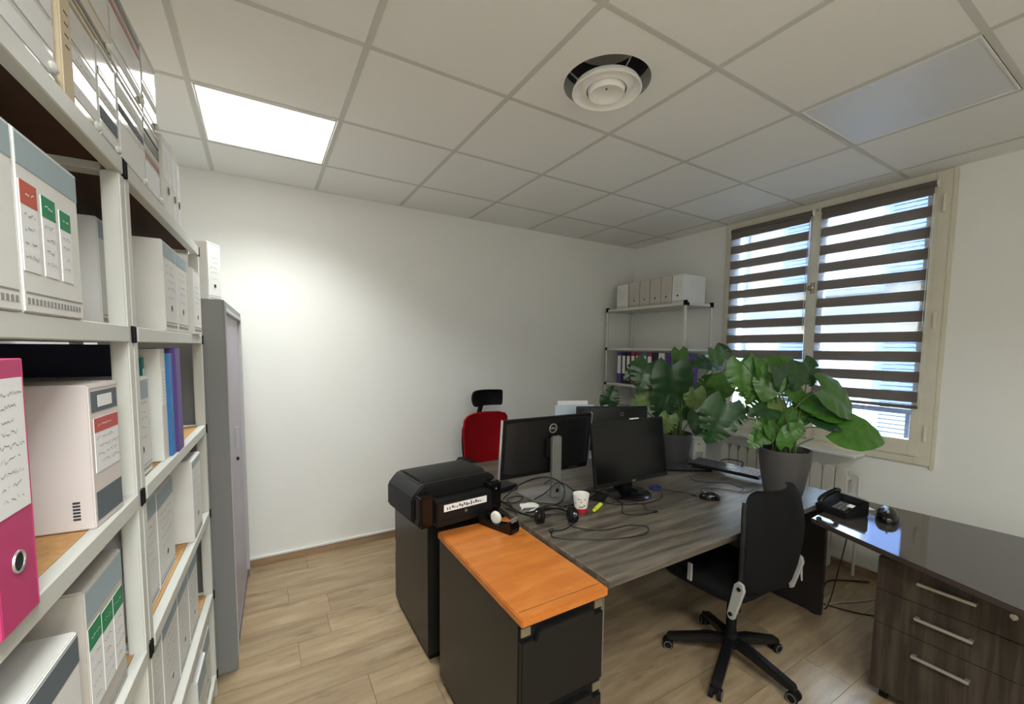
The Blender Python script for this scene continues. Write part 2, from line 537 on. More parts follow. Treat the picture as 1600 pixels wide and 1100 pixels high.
for i in range(len(xs)-1):
    for j in range(len(ys)-1):
        x0, x1, y0, y1 = xs[i]+BW*.6, xs[i+1]-BW*.6, ys[j]+BW*.6, ys[j+1]-BW*.6
        if x1-x0 < .02 or y1-y0 < .02: continue
        cx, cy = (x0+x1)/2, (y0+y1)/2
        def inside(px, py): return x0 < px < x1 and y0 < py < y1
        if inside(TX-.3, TY+.9) or inside(TX+2.1, TY-.9) or inside(TX-.3, TY-2.1) or inside(TX+.3, TY-3.3): continue
        if inside(VX, VY):
            linked(hole_tile('vent_tile', .6/2-BW*.6, .178), 'ceiling_tile', ceiling, (cx, cy, ZC)); continue
        k = (round(x1-x0, 3), round(y1-y0, 3))
        if k not in tiles_me:
            t = MB(); t.box(-k[0]/2, k[0]/2, -k[1]/2, k[1]/2, 0, .015)
            tiles_me[k] = t.mesh('ceiling_tile', M_tile, bevel=.0015, seg=1, smooth=False)
        linked(tiles_me[k], 'ceiling_tile', ceiling, (cx, cy, ZC))
for x in xs[1:-1]:
    b = MB(); b.box(x-BW, x+BW, YN, YB, ZC-.002, ZC-.0005); b.box(x-.003, x+.003, YN, YB, ZC-.0005, ZC+.03)
    b.build('grid_bar', M_tbar, ceiling, smooth=False)
for y in ys[1:-1]:
    b = MB()
    for i in range(len(xs)-1):
        b.box(xs[i]+(BW if i else 0), xs[i+1]-(BW if i < len(xs)-2 else 0), y-BW*.9, y+BW*.9, ZC-.0018, ZC-.0005)
    b.build('grid_bar', M_tbar, ceiling, smooth=False)
# wall angle at the edges
b = MB(); b.box(XL, XR, YB-.022, YB, ZC-.0022, ZC-.0006); b.build('wall_angle', M_tile, ceiling, smooth=False)
b = MB(); b.box(XR-.022, XR, YN, YB-.022, ZC-.0022, ZC-.0006); b.build('wall_angle', M_tile, ceiling, smooth=False)

def led_panel(cx, cy, lit, label):
    t = thing('ceiling_light', label, 'ceiling light', (cx, cy, ZC))
    f = MB(); w = .2865
    for s in (-1, 1):
        f.box(s*w if s > 0 else -w, s*w-.009*s if s > 0 else -w+.009, -w, w, -.004, .012) if s < 0 else f.box(w-.009, w, -w, w, -.004, .012)
        f.box(-w+.009, w-.009, (w-.009) if s > 0 else -w, w if s > 0 else -w+.009, -.004, .012)
    f.build('frame', M_white, t, bevel=.0015, seg=1)
    d = MB(); d.box(-w+.009, w-.009, -w+.009, w-.009, -.001, .008)
    d.build('diffuser', MATS[('led_off', 'led_on', 'led_rear_fill')[lit]], t, smooth=False)
    if lit:
        al = bpy.data.lights.new('panel_glow', 'AREA'); al.shape = 'SQUARE'; al.size = .54
        al.energy = PANEL_POWER if lit == 1 else REAR_FILL_POWER
        al.color = (.95, .985, .97); al.spread = math.radians(122 if lit == 1 else 154)
        lo = bpy.data.objects.new('panel_glow', al); COL.objects.link(lo); lo.parent = t; lo.location = (0, 0, -.006)
    return t
emit('led_on', (1.0, 0.99, 0.95), 1.2)
emit('led_rear_fill', (1.0, 0.985, 0.93), 1.2)
mat('led_off', (216, 219, 222), 0.35, spec=0.4)
led_panel(TX-.3, TY+.9, 1, 'square ceiling light panel glowing white above the grey cabinet')
led_panel(TX+2.1, TY-.9, 0, 'square ceiling light panel switched off near the window')
led_panel(TX-.3, TY-2.1, 2, 'unseen square ceiling light panel added for fill just behind the viewpoint')  # unseen panels added behind the viewpoint to raise the ambient light
led_panel(TX+.3, TY-3.3, 2, 'unseen square ceiling light panel added for fill at the rear left')

# round air vent
t = thing('air_vent', 'round white ceiling air vent with a dished disc', 'air vent', (VX, VY, ZC))
d = MB(); d.lathe([(.1775, .0), (.176, .075)], 44, cap=False); d.build('duct', M_tbar, t)
d = MB(); d.lathe([(.176, .075), (.14, .16), (.0, .16)], 44, cap=False); d.build('duct_throat', M_duct, t)
MV = Matrix.Translation((0, 0, -.012)) @ Matrix.Diagonal((.92, .92, 1, 1))
c = MB(MV); c.lathe([(.086, -.006), (.098, .002), (.122, .012), (.143, .004), (.152, -.010), (.155, -.022), (.150, -.024), (.140, -.012), (.121, -.002), (.100, -.011), (.090, -.015)], 48, cap=False)
c.lathe([(.0, .022), (.07, .020), (.088, -.008)], 48, cap=False)
c.build('cone_ring', M_ventw, t)
c = MB(MV); c.lathe([(.001, -.008), (.03, -.011), (.058, -.020), (.070, -.032), (.076, -.034), (.080, -.030), (.082, -.014), (.0865, -.0055)], 48, cap=False); c.build('centre_dish', M_ventw, t)
c = MB(MV); c.lathe([(.0, -.0125), (.004, -.0118), (.004, -.008)], 10, cap=False); c.build('screw', M_duct, t)
c = MB()
for k in range(3):
    a = k*2*PI/3+.5
    c.cyl((.10*math.cos(a), .10*math.sin(a), .0), (.17*math.cos(a), .17*math.sin(a), .06), .004, 6)
c.build('bracket', M_alu, t)

# ================================================================ WINDOW
wr = bpy.data.objects.new('window_1', None); COL.objects.link(wr); wr['kind'] = 'structure'; wr.location = (XR, 0, 0)
f = MB(); q = .075
f.box(-.025, .06, WY0, WY0+q, WZ0, WZ1); f.box(-.025, .06, WY1-q, WY1, WZ0, WZ1)
f.box(-.025, .06, WY0+q, WY1-q, WZ1-.06, WZ1); f.box(-.025, .06, WY0+q, WY1-q, WZ0, WZ0+.05)
fr = f.build('window_frame', M_cream, wr, bevel=.004)
s = MB(); s.box(-.020, .0, .856, WY0, WZ0-.02, WZ1); s.build('casing', M_cream, wr, bevel=.003)
s = MB(); s.box(-.020, .0, WY1, WY1+.02, WZ0-.02, WZ1); s.build('casing', M_cream, wr, bevel=.003)
def sash(y0, y1, z0, z1):
    w = .048
    s = MB()
    s.box(-.035, .03, y0, y0+w, z0, z1); s.box(-.035, .03, y1-w, y1, z0, z1)
    s.box(-.035, .03, y0+w, y1-w, z1-w, z1); s.box(-.035, .03, y0+w, y1-w, z0, z0+.10)
    o = s.build('sash', M_cream, wr, bevel=.004)
    g = MB(); g.box(-.004, .0, y0+w, y1-w, z0+.10, z1-w); g.build('pane', M_glass, o, smooth=False)
    return o
SZ0, SZ1 = WZ0+.05, WZ1-.06
MIDY = 1.572
sR = sash(WY0+q-.02, MIDY-.002, SZ0, SZ1)
sL = sash(MIDY+.002, WY1-q+.02, SZ0, SZ1)
m_ = MB(); m_.box(-.052, -.035, MIDY-.03, MIDY+.03, SZ0+.01, SZ1-.01); m_.build('meeting_bead', M_cream, wr, bevel=.005)
hd = MB(); hd.cyl((-.052, MIDY, 1.98), (-.052, MIDY, 2.06), .012, 10); hd.cyl((-.05, MIDY, 2.02), (-.085, MIDY, 2.02), .008, 8); hd.sphere((-.09, MIDY, 2.02), (.012, .02, .02), 10, 6)
hd.build('bolt_handle', M_brass, wr)
for z in (1.05, 1.75, 2.45):
    hd = MB(); hd.cyl((-.03, WY0+.03, z-.05), (-.03, WY0+.03, z+.05), .009, 8); hd.build('hinge', M_cream, wr)
hd = MB(); hd.cyl((-.06, MIDY, SZ0+.03), (-.06, MIDY, SZ0+.10), .007, 8); hd.cyl((-.06, MIDY-.015, SZ0+.06), (-.06, MIDY+.015, SZ0+.06), .006, 8); hd.build('floor_bolt', M_brass, wr)

def blind(y0, y1, z0, z1, label):
    t = thing('zebra_blind', label, 'window blind', (XR-.062, (y0+y1)/2, z0), 0, 'zebra blinds on the window')
    w = (y1-y0)/2; hgt = z1-z0
    r = MB(); r.cyl((0, -w-.008, hgt-.02), (0, w+.008, hgt-.02), .019, 14); r.build('roller', M_bandf, t)
    for s in (-1, 1):
        e = MB(); e.cyl((0, s*(w+.008), hgt-.02), (0, s*(w+.016), hgt-.02), .022, 14); e.cyl((.004, s*(w+.012), hgt-.02), (.03, s*(w+.012), hgt-.005), .006, 6); e.build('end_cap', M_white_pl, t)
    per, dark = .1255, .066
    z = hgt - .04
    first = True
    while z > 0.012:
        d = .05 if first else dark
        zb = max(z-d, .0)
        b_ = MB(); b_.box(-.0205, -.0195, -w, w, zb, z); b_.build('dark_band', M_bandf, t, smooth=False)
        z = zb; first = False
        if z <= .012: break
        zb = max(z-(per-dark), .0)
        b_ = MB(); b_.box(-.0203, -.0197, -w, w, zb, z); b_.build('sheer_band', M_sheer, t, smooth=False)
        z = zb
    b_ = MB(); b_.box(-.026, -.014, -w-.004, w+.004, -.012, .008); b_.build('bottom_bar', M_bandf, t, bevel=.003)
    return t
b1 = blind(.938, 1.528, 1.215, SZ1+.002, 'zebra roller blind on the right sash, with the railing below it')
b2 = blind(1.600, 2.205, 1.215, SZ1+.002, 'zebra roller blind on the left sash, beside the metal rack')
for t_, w_ in ((b1, -.297), (b2, -.30)):
    c = MB(); c.tube(smooth_path([(-.02, w_, 1.29), (-.024, w_-.004, .9), (-.022, w_-.003, .55), (-.026, w_+.004, .5), (-.03, w_+.006, .56), (-.03, w_+.004, .9), (-.022, w_+.003, 1.29)], 6), .0018, 5); c.build('cord_loop', M_white_pl, t_)

b = MB(); b.box(3.40, XR-.001, 1.20, 2.24, .838, .858)
tag(b.build('radiator_shelf', M_sill, None, bevel=.004), 'glossy white shelf board above the radiator under the window', 'shelf')
# radiator
t = thing('radiator', 'cream sectional radiator under the window', 'radiator', (3.50, 1.75, 0))
n_ = 12; sw = .078
for k in range(n_):
    yc = -.46 + k*sw
    s = MB()
    s.prism([(yc-.036, .16), (yc+.036, .16), (yc+.036, .70), (yc+.028, .735), (yc+.012, .75), (yc-.012, .75), (yc-.028, .735), (yc-.036, .70)], 'x', -.045, -.030)
    s.box(-.030, .04, yc-.010, yc+.010, .17, .74)
    s.box(-.030, .035, yc-.034, yc+.034, .66, .70)
    s.build('section', M_rad, t, bevel=.003)
c = MB(); c.tube(smooth_path([(0, -.50, .71), (0, -.545, .70), (0, -.55, .60), (0, -.55, .0)], 6), .009, 8); c.cyl((0, -.46, .71), (0, -.50, .71), .016, 10); c.build('pipe', M_rad, t)
c = MB(); c.box(-.02, .04, -.40, -.38, 0, .17); c.box(-.02, .04, .28, .30, 0, .17); c.build('foot', M_rad, t)

# ================================================================ OUTSIDE
FX = 9.6
b = MB(); b.box(FX, FX+.4, -6, 16, -9, 5.4)
fac = tag(b.build('opposite_building', M_fac, None, smooth=False), 'cream stucco building across the street behind the blinds', 'building')
for z0, z1 in ((2.25, 2.55), (-1.4, -1.15)):
    b = MB(); b.box(FX-.25, FX, -6, 16, z0, z1); b.box(FX-.15, FX, -6, 16, z0-.12, z0); b.build('cornice', M_fac2, fac, bevel=.03, seg=1)
def shutter_window(y0, z0, hh, w=1.0):
    g = MB(); g.box(FX-.02, FX+.02, y0, y0+w, z0, z0+hh); p = g.build('window', M_facw, fac, smooth=False)
    s = MB(); s.box(FX-.06, FX, y0-.08, y0, z0-.06, z0+hh+.08); s.box(FX-.06, FX, y0+w, y0+w+.08, z0-.06, z0+hh+.08); s.box(FX-.06, FX, y0, y0+w, z0+hh, z0+hh+.08); s.box(FX-.1, FX, y0-.1, y0+w+.1, z0-.12, z0-.06); s.build('surround', M_fac2, p, smooth=False)
    for k in (0, 1):
        yy = y0-.08-.56 if k == 0 else y0+w+.08
        s = MB(); s.box(FX-.06, FX-.02, yy, yy+.05, z0, z0+hh); s.box(FX-.06, FX-.02, yy+.51, yy+.56, z0, z0+hh)
        z = z0
        while z < z0+hh-.05:
            s.box(FX-.055, FX-.025, yy+.05, yy+.51, z, z+.055); z += .075
        s.build('shutter', M_shut, p, smooth=False)
for z0 in (2.75, -0.6):
    for y0 in (6.25, 3.2, .3, -2.6, 9.3):
        shutter_window(y0, z0, 2.2 if z0 > 0 else 2.4)
# balcony guard rail just outside
t = thing('balcony_railing', 'blue grey metal railing outside the right window pane', 'railing', (XR+.33, 1.57, .62))
r = MB(); r.box(-.02, .02, -.95, .95, .50, .535); r.build('top_rail', M_rail, t, bevel=.004)
r = MB(); r.box(-.012, .012, -.95, .95, .10, .125); r.build('bottom_rail', M_rail, t, bevel=.003)
r = MB(); r.box(-.006, .006, -.95, .95, .27, .28); r.build('middle_wire', M_rail, t)
for yy in (-.93, -.48, -.03, .42, .87):
    r = MB(); r.box(-.012, .012, yy-.012, yy+.012, 0, .50); r.build('post', M_rail, t, bevel=.003)
b = MB(); b.box(XR+.2, XR+.55, .5, 2.7, .52, .62); tag(b.build('balcony_slab', M_fac2, None, bevel=.01), 'pale stone ledge outside under the railing', 'ledge')

# ================================================================ LEFT SHELVING
SA = math.radians(2.37)
SO = Vector((-.208, 2.2, 0)); SY = Vector((math.sin(SA), math.cos(SA), 0)); SX = Vector((math.cos(SA), -math.sin(SA), 0))
def sp(s, d, z):
    return SO + SY*s - SX*d + Vector((0, 0, z))
LEV = [1.955, 1.592, 1.215, .842, .476, .105]
DEP = .40
def shelving(s0, s1, label):
    L_ = s1-s0
    t = thing('shelving_unit', label, 'shelving unit', sp(s0, 0, 0), -SA, 'metal shelving units')
    p = .032
    for (xx, yy) in ((-p, 0), (-p, L_-p), (-DEP, 0), (-DEP, L_-p)):
        b_ = MB(); b_.box(xx, xx+p, yy, yy+p, 0, LEV[0]-.034); b_.build('post', M_rack, t, bevel=.003)
    for z in LEV:
        b_ = MB(); b_.box(-.022, .002, p if z != LEV[0] else .012, L_-(p if z != LEV[0] else .012), z-.034, z+.001); b_.build('front_rail', M_rack, t, bevel=.002, seg=1)
        b_ = MB(); b_.box(-DEP, -DEP+.02, p if z != LEV[0] else .012, L_-(p if z != LEV[0] else .012), z-.034, z+.001); b_.build('back_rail', M_rack, t, bevel=.002, seg=1)
        for yy in (0, L_-.02):
            b_ = MB(); b_.box(-DEP+p, -p, yy, yy+.02, z-.034, z+.001); b_.build('side_rail', M_rack, t, bevel=.002, seg=1)
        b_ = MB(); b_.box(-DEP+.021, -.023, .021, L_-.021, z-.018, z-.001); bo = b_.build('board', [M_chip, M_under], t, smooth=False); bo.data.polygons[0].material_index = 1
        for yy in (0, L_-.012):
            b_ = MB(); b_.box(-.014, .004, yy, yy+.012, z-.036, z+.002); b_.build('corner_clip', M_blackm, t, bevel=.002, seg=1)
    return t
shelving(-.935, 0, 'pale metal shelving unit with chipboard shelves, touching the grey cabinet')
shelving(-1.872, -.938, 'pale metal shelving unit with chipboard shelves, nearest on the left')

def scribble(mb, x, y0, y1, z0, z1, rows, seed, th=.0013, jump=.012):
    """illegible pen strokes on a plane x = const"""
    R = random.Random(seed)
    for k in range(rows):
        zc = z1 - (k+.5)*(z1-z0)/rows
        hh = (z1-z0)/rows*.2
        y = y0 + R.uniform(0, (y1-y0)*.15)
        end = y1 - R.uniform(0, (y1-y0)*.3)
        a = (y, zc)
        while y < end:
            y += R.uniform(.0018, .0042)
            nb = (y, zc + R.uniform(-hh, hh))
            if R.random() > .24:
                mb.add([(x, a[0], a[1]-th/2), (x, nb[0], nb[1]-th/2), (x, nb[0], nb[1]+th/2), (x, a[0], a[1]+th/2)], [(0, 1, 2, 3)])
            a = nb
def disc(mb, x, y, z, r, n=14, sy=1.0):
    mb.add([(x, y+r*sy*math.cos(2*PI*i/n), z+r*math.sin(2*PI*i/n)) for i in range(n)], [list(range(n))])
SEED = [10]
def archive_box(label, s0, s1, d, lev, h, depth=.30, body=None, band=M_band, bandh=.045, hole=True, hand=True, ink=None, stickers=(), strip=True, rot=0, cat='archive box', group=None, loc=None, base=None, name='archive_box', yaw=None, tagp=False):
    w = s1-s0
    if loc is None:
        loc = sp((s0+s1)/2, d, (LEV[lev] if base is None else base)+.0012)
    t = thing(name, label, cat, loc, (-SA if yaw is None else yaw)+rot, group)
    SEED[0] += 1
    b_ = MB(); b_.box(-depth, 0, -w/2+.001, w/2-.001, 0, h)
    b_.build('body', body or M_card, t, bevel=.0022)
    l_ = MB(); l_.box(-depth*.95, -.004, -w/2+.004, w/2-.004, h, h+.0014); l_.box(-.0006, .0008, -w/2+.004, w/2-.004, h-.006, h-.004)
    l_.build('lid_flap', body or M_card, t, smooth=False)
    if band:
        n_ = MB(); n_.box(0, .0007, -w/2+.003, w/2-.003, h-bandh, h-.003); n_.build('title_band', band, t, smooth=False)
    if hole:
        n_ = MB(); disc(n_, .0010, 0, h*.27, .0085); 
        r_ = MB(); r_.tube([(.0008, .0095*math.cos(2*PI*i/16), h*.27+.0095*math.sin(2*PI*i/16)) for i in range(16)], .0008, 4, closed=True)
        ho = n_.build('finger_hole', M_hole, t, smooth=False); r_.build('hole_edge', M_cardgrey, ho)
    if hand:
        n_ = MB(); scribble(n_, .0009, -w*.34, w*.36, h*.45, h-bandh-.01, 4, SEED[0]); scribble(n_, .0009, -w*.3, w*.3, h*.36, h*.42, 1, SEED[0]+500, .001)
        if n_.f: n_.build('handwriting', ink or M_ink, t, smooth=False)
    if strip:
        n_ = MB(); y = -w/2+.008
        while y < w/2-.014:
            n_.box(0, .0006, y, y+.007, .012, .020); y += .0105
        n_.box(0, .0006, -w/2+.006, w/2-.006, .026, .028)
        n_.build('printed_strip', M_inkl, t, smooth=False)
    if tagp:
        n_ = MB(); n_.box(0, .0009, -w*.1, w*.42, h-.055, h-.008); n_.build('grey_tag', M_band, t, smooth=False)
    for k, (y0, y1, z0, z1, cm) in enumerate(stickers):
        n_ = MB(); n_.box(0, .0011, y0, y1, z0, z1); so = n_.build('sticker', M_paper, t, smooth=False)
        n_ = MB(); n_.box(.0009, .0015, y0, y1, z1-(z1-z0)*.26, z1); n_.build('sticker_header', cm, so, smooth=False)
        n_ = MB(); scribble(n_, .0018, y0+.004, y1-.004, z0+.01, z1-(z1-z0)*.3, 4, SEED[0]*7+k, .0014); n_.build('sticker_text', M_inkl, so, smooth=False)
        n_ = MB(); scribble(n_, .0019, y0+.006, y1-.004, z1-(z1-z0)*.18, z1-(z1-z0)*.08, 1, SEED[0]*9+k, .0016); n_.build('header_text', M_paper, so, smooth=False)
    return t

def binder(label, s0, s1, d, lev, h, depth, m, spine_label=None, hole=True, lean=0, loc=None, yaw=None, name='ring_binder', cat='binder', group=None, base=None):
    w = s1-s0
    if loc is None: loc = sp((s0+s1)/2, d, (LEV[lev] if base is None else base)+.0012)
    t = thing(name, label, cat, loc, 0, group)
    t.rotation_euler = (lean, 0, (-SA if yaw is None else yaw))
    SEED[0] += 1
    c = MB()
    c.box(-depth, 0, -w/2, -w/2+.003, 0, h); c.box(-depth, 0, w/2-.003, w/2, 0, h); c.box(-.003, .0, -w/2+.003, w/2-.003, 0, h)
    c.build('cover', m, t, bevel=.001, seg=1)
    p_ = MB(); p_.box(-depth+.01, -.02, -w/2+.006, w/2-.006, .006, h-.012); p_.build('pages', M_paper, t, smooth=False)
    if spine_label:
        z0, z1 = spine_label
        n_ = MB(); n_.box(0, .0008, -w/2+.006, w/2-.006, z0, z1); lo = n_.build('spine_label', M_paper, t, smooth=False)
        n_ = MB(); scribble(n_, .0011, -w/2+.012, w/2-.01, z0+.01, z1-.01, 9, SEED[0], .0012); n_.build('handwriting', M_inkl, lo, smooth=False)
    if hole:
        n_ = MB(); disc(n_, .0006, 0, .075, .012); ho = n_.build('finger_hole', M_hole, t, smooth=False)
        r_ = MB(); r_.tube([(.0009, .0125*math.cos(2*PI*i/18), .075+.0125*math.sin(2*PI*i/18)) for i in range(18)], .0016, 5, closed=True); r_.build('ring', M_ring, ho)
    return t

# --- top level: film-wrapped document boxes in two tiers, then white binders
def film_box(label, s0, s1, z, h, stripes, m=None, depth=.32, d=.012):
    w = s1-s0
    t = thing('document_case', label, 'document case', sp((s0+s1)/2, d, z+.0012), -SA)
    SEED[0] += 1
    b_ = MB(); b_.box(-depth, 0, -w/2+.001, w/2-.001, 0, h); b_.build('body', m or M_clear, t, bevel=.004)
    l_ = MB(); l_.box(-depth+.01, .003, -w/2+.002, w/2-.002, h-.012, h-.002); l_.build('lid_rim', m or M_clear, t, bevel=.002)
    for (z0, z1, cm) in stripes:
        n_ = MB(); n_.box(0, .0012, -w/2+.006, w/2-.006, z0, z1); n_.build('front_strip', cm, t, bevel=.0004, seg=1)
    n_ = MB(); scribble(n_, .0016, -w*.38, w*.38, h*.45, h*.82, 4, SEED[0], .0012); n_.build('print', M_inkl, t, smooth=False)
    k_ = MB(); k_.sphere((.004, w/2-.022, h*.1), (.006, .012, .009), 10, 6); k_.build('latch', M_white_pl, t)
    return t
z0 = LEV[0]
film_box('clear document case of white papers at the left end of the top shelf', -1.42, -1.207, z0, .30, [(.02, .05, M_paper), (.06, .10, M_paper), (.11, .15, M_paper), (.165, .175, M_inkl), (.19, .26, M_clear)])
t = thing('magazine_file', 'beige card magazine file with tick marks on its spine, top shelf', 'magazine file', sp(-1.179, .006, z0+.0012), -SA)
b = MB(); b.prism([(0, 0), (-.26, 0), (-.26, .17), (-.16, .29), (0, .29)], 'y', -.021, .021); b.build('body', M_beige, t, bevel=.002)
b = MB()
for k in range(4): b.box(0, .0006, -.006, .008, .09+k*.018, .092+k*.018)
b.build('tick_marks', M_ink, t, smooth=False)
film_box('beige glossy case with two white strips beside the magazine file', -1.155, -1.028, z0, .195, [(.03, .055, M_paper), (.09, .115, M_paper), (.125, .18, M_clear)], M_film_beige)
film_box('narrow glossy case with a dark strip, just left of the post on the top shelf', -1.024, -.912, z0, .200, [(.02, .04, M_paper), (.05, .075, M_bandd), (.09, .11, M_paper), (.135, .15, M_stripe_dk)])
film_box('white glossy case with a slate label right of the post, lower tier', -.906, -.705, z0, .205, [(.02, .10, M_paper), (.12, .135, M_bandd), (.15, .18, M_paper)])
film_box('white glossy case with a brick red strip, lower tier on the top shelf', -.70, -.545, z0, .205, [(.02, .09, M_paper), (.10, .115, M_stripe_red), (.135, .16, M_stripe_dk), (.166, .172, M_ink)])
film_box('beige glossy case at the left of the upper tier', -1.15, -.935, z0+.202, .17, [(.01, .02, M_stripe_dk), (.05, .12, M_clear), (.13, .145, M_stripe_red)], M_film_beige)
film_box('upper tier glossy case with brick red strip and white glare', -.93, -.70, z0+.209, .18, [(.02, .04, M_paper), (.05, .11, M_clear), (.125, .14, M_stripe_red), (.15, .165, M_stripe_dk)])
film_box('upper tier glossy case at the right end, pale edge', -.695, -.548, z0+.209, .185, [(.02, .05, M_stripe_dk), (.06, .08, M_paper), (.09, .14, M_clear)])
binder('wide white binder next to the glossy cases on the top shelf', -.538, -.432, .004, 0, .225, .28, M_card, (.10, .20), group='white binders on the top shelf')
binder('white binder in the middle of the three on the top shelf', -.428, -.362, .004, 0, .235, .28, M_card, (.10, .20), group='white binders on the top shelf')
binder('narrow white binder at the far right of the top shelf row', -.358, -.302, .004, 0, .215, .28, M_card, (.10, .19), group='white binders on the top shelf')

# --- second level
archive_box('big white archive box cut by the left edge of the picture', -1.66, -1.405, -.004, 1, .236, hole=False, cat='archive box')
archive_box('white archive box with one red and two green label slips', -1.40, -1.213, -.004, 1, .236, hole=False, hand=False,
            stickers=((-.088, -.045, .055, .172, M_stkr), (-.032, .008, .055, .168, M_stkg), (.022, .058, .055, .162, M_stkg)))
archive_box('white archive box first after the post on the second shelf', -.892, -.745, .062, 1, .245, body=M_card)
archive_box('white archive box second after the post, standing forward on the second shelf', -.622, -.455, .0, 1, .262)
archive_box('white archive box third after the post on the second shelf', -.452, -.285, .0, 1, .262)
archive_box('white archive box at the far end of the second shelf without a band', -.236, -.075, -.01, 1, .245, band=None)
# --- third level
binder('pink ring binder with a white spine label at the left edge', -1.522, -1.437, -.012, 2, .318, .285, M_pink, (.135, .295))
wb = archive_box('open topped white magazine box with a cut-out handle, turned on the shelf', -1.176, -1.048, .006, 2, .262, depth=.33, body=M_cardpink, band=None, hole=False, hand=False, rot=math.radians(-3),
                 stickers=((-.05, .052, .10, .20, M_inkr),), cat='magazine box', name='magazine_box')
n_ = MB(); n_.box(0, .0008, -.055, .055, .212, .25); n_.build('title_band', M_bandd, wb, smooth=False)
n_ = MB(); n_.box(.0006, .0013, -.03, .03, .220, .242); n_.build('title_patch', M_paper, wb, smooth=False)
n_ = MB(); n_.box(0, .0008, -.055, .055, .012, .065); n_.build('bottom_band', M_bandd, wb, smooth=False)
n_ = MB(); n_.tube(smooth_path([(-.325, -.0640, .205), (-.20, -.0640, .203), (-.175, -.0640, .212), (-.165, -.0640, .235), (-.155, -.0640, .258)], 5), .0014, 5); n_.build('cutout_edge', M_inkl, wb)
n_ = MB(); n_.prism([(-.327, .206), (-.20, .205), (-.178, .214), (-.168, .236), (-.158, .2605), (-.327, .2605)], 'y', -.0636, -.0630); n_.build('cutout_panel', M_cardgrey, wb, smooth=False)
n_ = MB()
for k in range(6): n_.box(-.030, -.020, -.0637, -.0630, .020+k*.006, .0235+k*.006)
n_.build('printed_code', M_ink, wb, smooth=False)
archive_box('white archive box with a grey tag beside the post on the third shelf', -.895, -.735, .022, 2, .252, band=None, tagp=True)
t_ = bpy.context.scene.objects
for (s0, s1, h_, m_, lb, nm, ct, lean, d_) in (
    (-.728, -.690, .335, M_navy, 'navy ring binder right behind the tagged archive box', 'ring_binder', 'binder', 0, .075),
    (-.686, -.664, .30, M_teal, 'teal and white brochure behind the tagged archive box', 'brochure', 'brochure', 0, .045),
    (-.658, -.598, .325, M_card, 'white lever file among the coloured folders', 'ring_binder', 'binder', 0, .012),
    (-.590, -.546, .31, M_blue, 'bright blue folder beside the white lever file', 'ring_binder', 'binder', 0, .004),
    (-.538, -.466, .325, M_purple, 'purple folder last in the row by the bare board', 'ring_binder', 'binder', 0, -.002)):
    binder(lb, s0, s1, d_, 2, h_, .27, m_, (.16, .27) if m_ in (M_teal, M_card) else None, False, lean, name=nm, cat=ct)
# --- fourth level
archive_box('low white box with slate label at the bottom left corner', -1.56, -1.292, .004, 3, .250, band=M_bandd, bandh=.05, hole=False, stickers=((-.05, .08, .06, .13, M_inkr),), hand=False)
archive_box('grey sided archive box with green label slips, under the chipboard shelf', -1.238, -1.052, .012, 3, .285, body=M_cardgrey, hole=False, hand=False, bandh=.06,
            stickers=((-.088, -.032, .06, .215, M_stkg), (-.028, .026, .06, .21, M_stkg), (.03, .084, .06, .21, M_stkg)))
archive_box('white archive box right beside the post on the fourth shelf', -.896, -.690, .03, 3, .300, bandh=.06)
archive_box('white archive box second from the post on the fourth shelf', -.686, -.490, .03, 3, .290, bandh=.055)
archive_box('white archive box alone at the far end of the fourth shelf', -.352, -.185, .0, 3, .295, bandh=.03)
# --- fifth level
archive_box('white archive box first by the post on the fifth shelf', -.90, -.755, .02, 4, .31)
archive_box('white archive box second on the fifth shelf with a grey band', -.75, -.56, .02, 4, .305, bandh=.06)
archive_box('white archive box third on the fifth shelf with a grey band', -.556, -.39, .02, 4, .300, bandh=.06)
archive_box('white archive box nearest the grey cabinet on the fifth shelf', -.386, -.215, .02, 4, .29, bandh=.05)
# --- sixth level
archive_box('pale blue topped archive box on the lowest shelf, left of two', -.43, -.255, .0, 5, .255, band=M_band, bandh=.08)
archive_box('pale archive box on the lowest shelf beside the grey cabinet', -.250, -.085, .01, 5, .265, band=M_band, bandh=.08)
archive_box('white archive box low on the lowest shelf by the post', -.89, -.70, .03, 5, .27)

# ================================================================ GREY TAMBOUR CABINET
CA = math.radians(1.8)
t = thing('tambour_cabinet', 'tall grey steel cabinet with a lilac tambour door', 'cabinet', (-.134, 2.305, 0), -CA)
CW, CH, CDP = .95, 1.757, .43
b = MB(); b.box(-CDP, 0, 0, .018, .0, CH); b.build('side_panel', M_cab, t, bevel=.003)
b = MB(); b.box(-CDP, 0, CW-.018, CW, .0, CH); b.build('side_panel', M_cab, t, bevel=.003)
b = MB(); b.box(-CDP, 0, .018, CW-.018, CH-.03, CH); b.build('top_panel', M_cab, t, bevel=.003)
b = MB(); b.box(-CDP, -.01, .018, CW-.018, .0, .06); b.build('plinth', M_cab, t, bevel=.003)
b = MB(); b.box(-CDP, -CDP+.01, .018, CW-.018, .06, CH-.03); b.build('back_panel', M_cab, t, smooth=False)
b = MB(); b.box(-.03, .004, .018, .034, .06, CH-.03); b.box(-.03, .004, CW-.034, CW-.018, .06, CH-.03); b.box(-.03, .004, .034, CW-.034, CH-.05, CH-.03)
b.build('door_frame', M_cab_frame, t, bevel=.002)
b = MB(); b.box(-.022, -.0205, .034, CW-.034, .06, CH-.05); b.prism([(-.0205, .036), (-.014, .040), (-.014, .052), (-.0205, .056)], 'z', .06, CH-.05)
slat_me = MB().prism([(-.006, 0), (0, .003), (0, .0175), (-.006, .0205)], 'z', 0, CH-.112).mesh('tambour_slat', M_tamb, smooth=False)
y = .034
while y < CW-.06:
    linked(slat_me, 'tambour_slat', t, (-.014, y, .061)); y += .0211
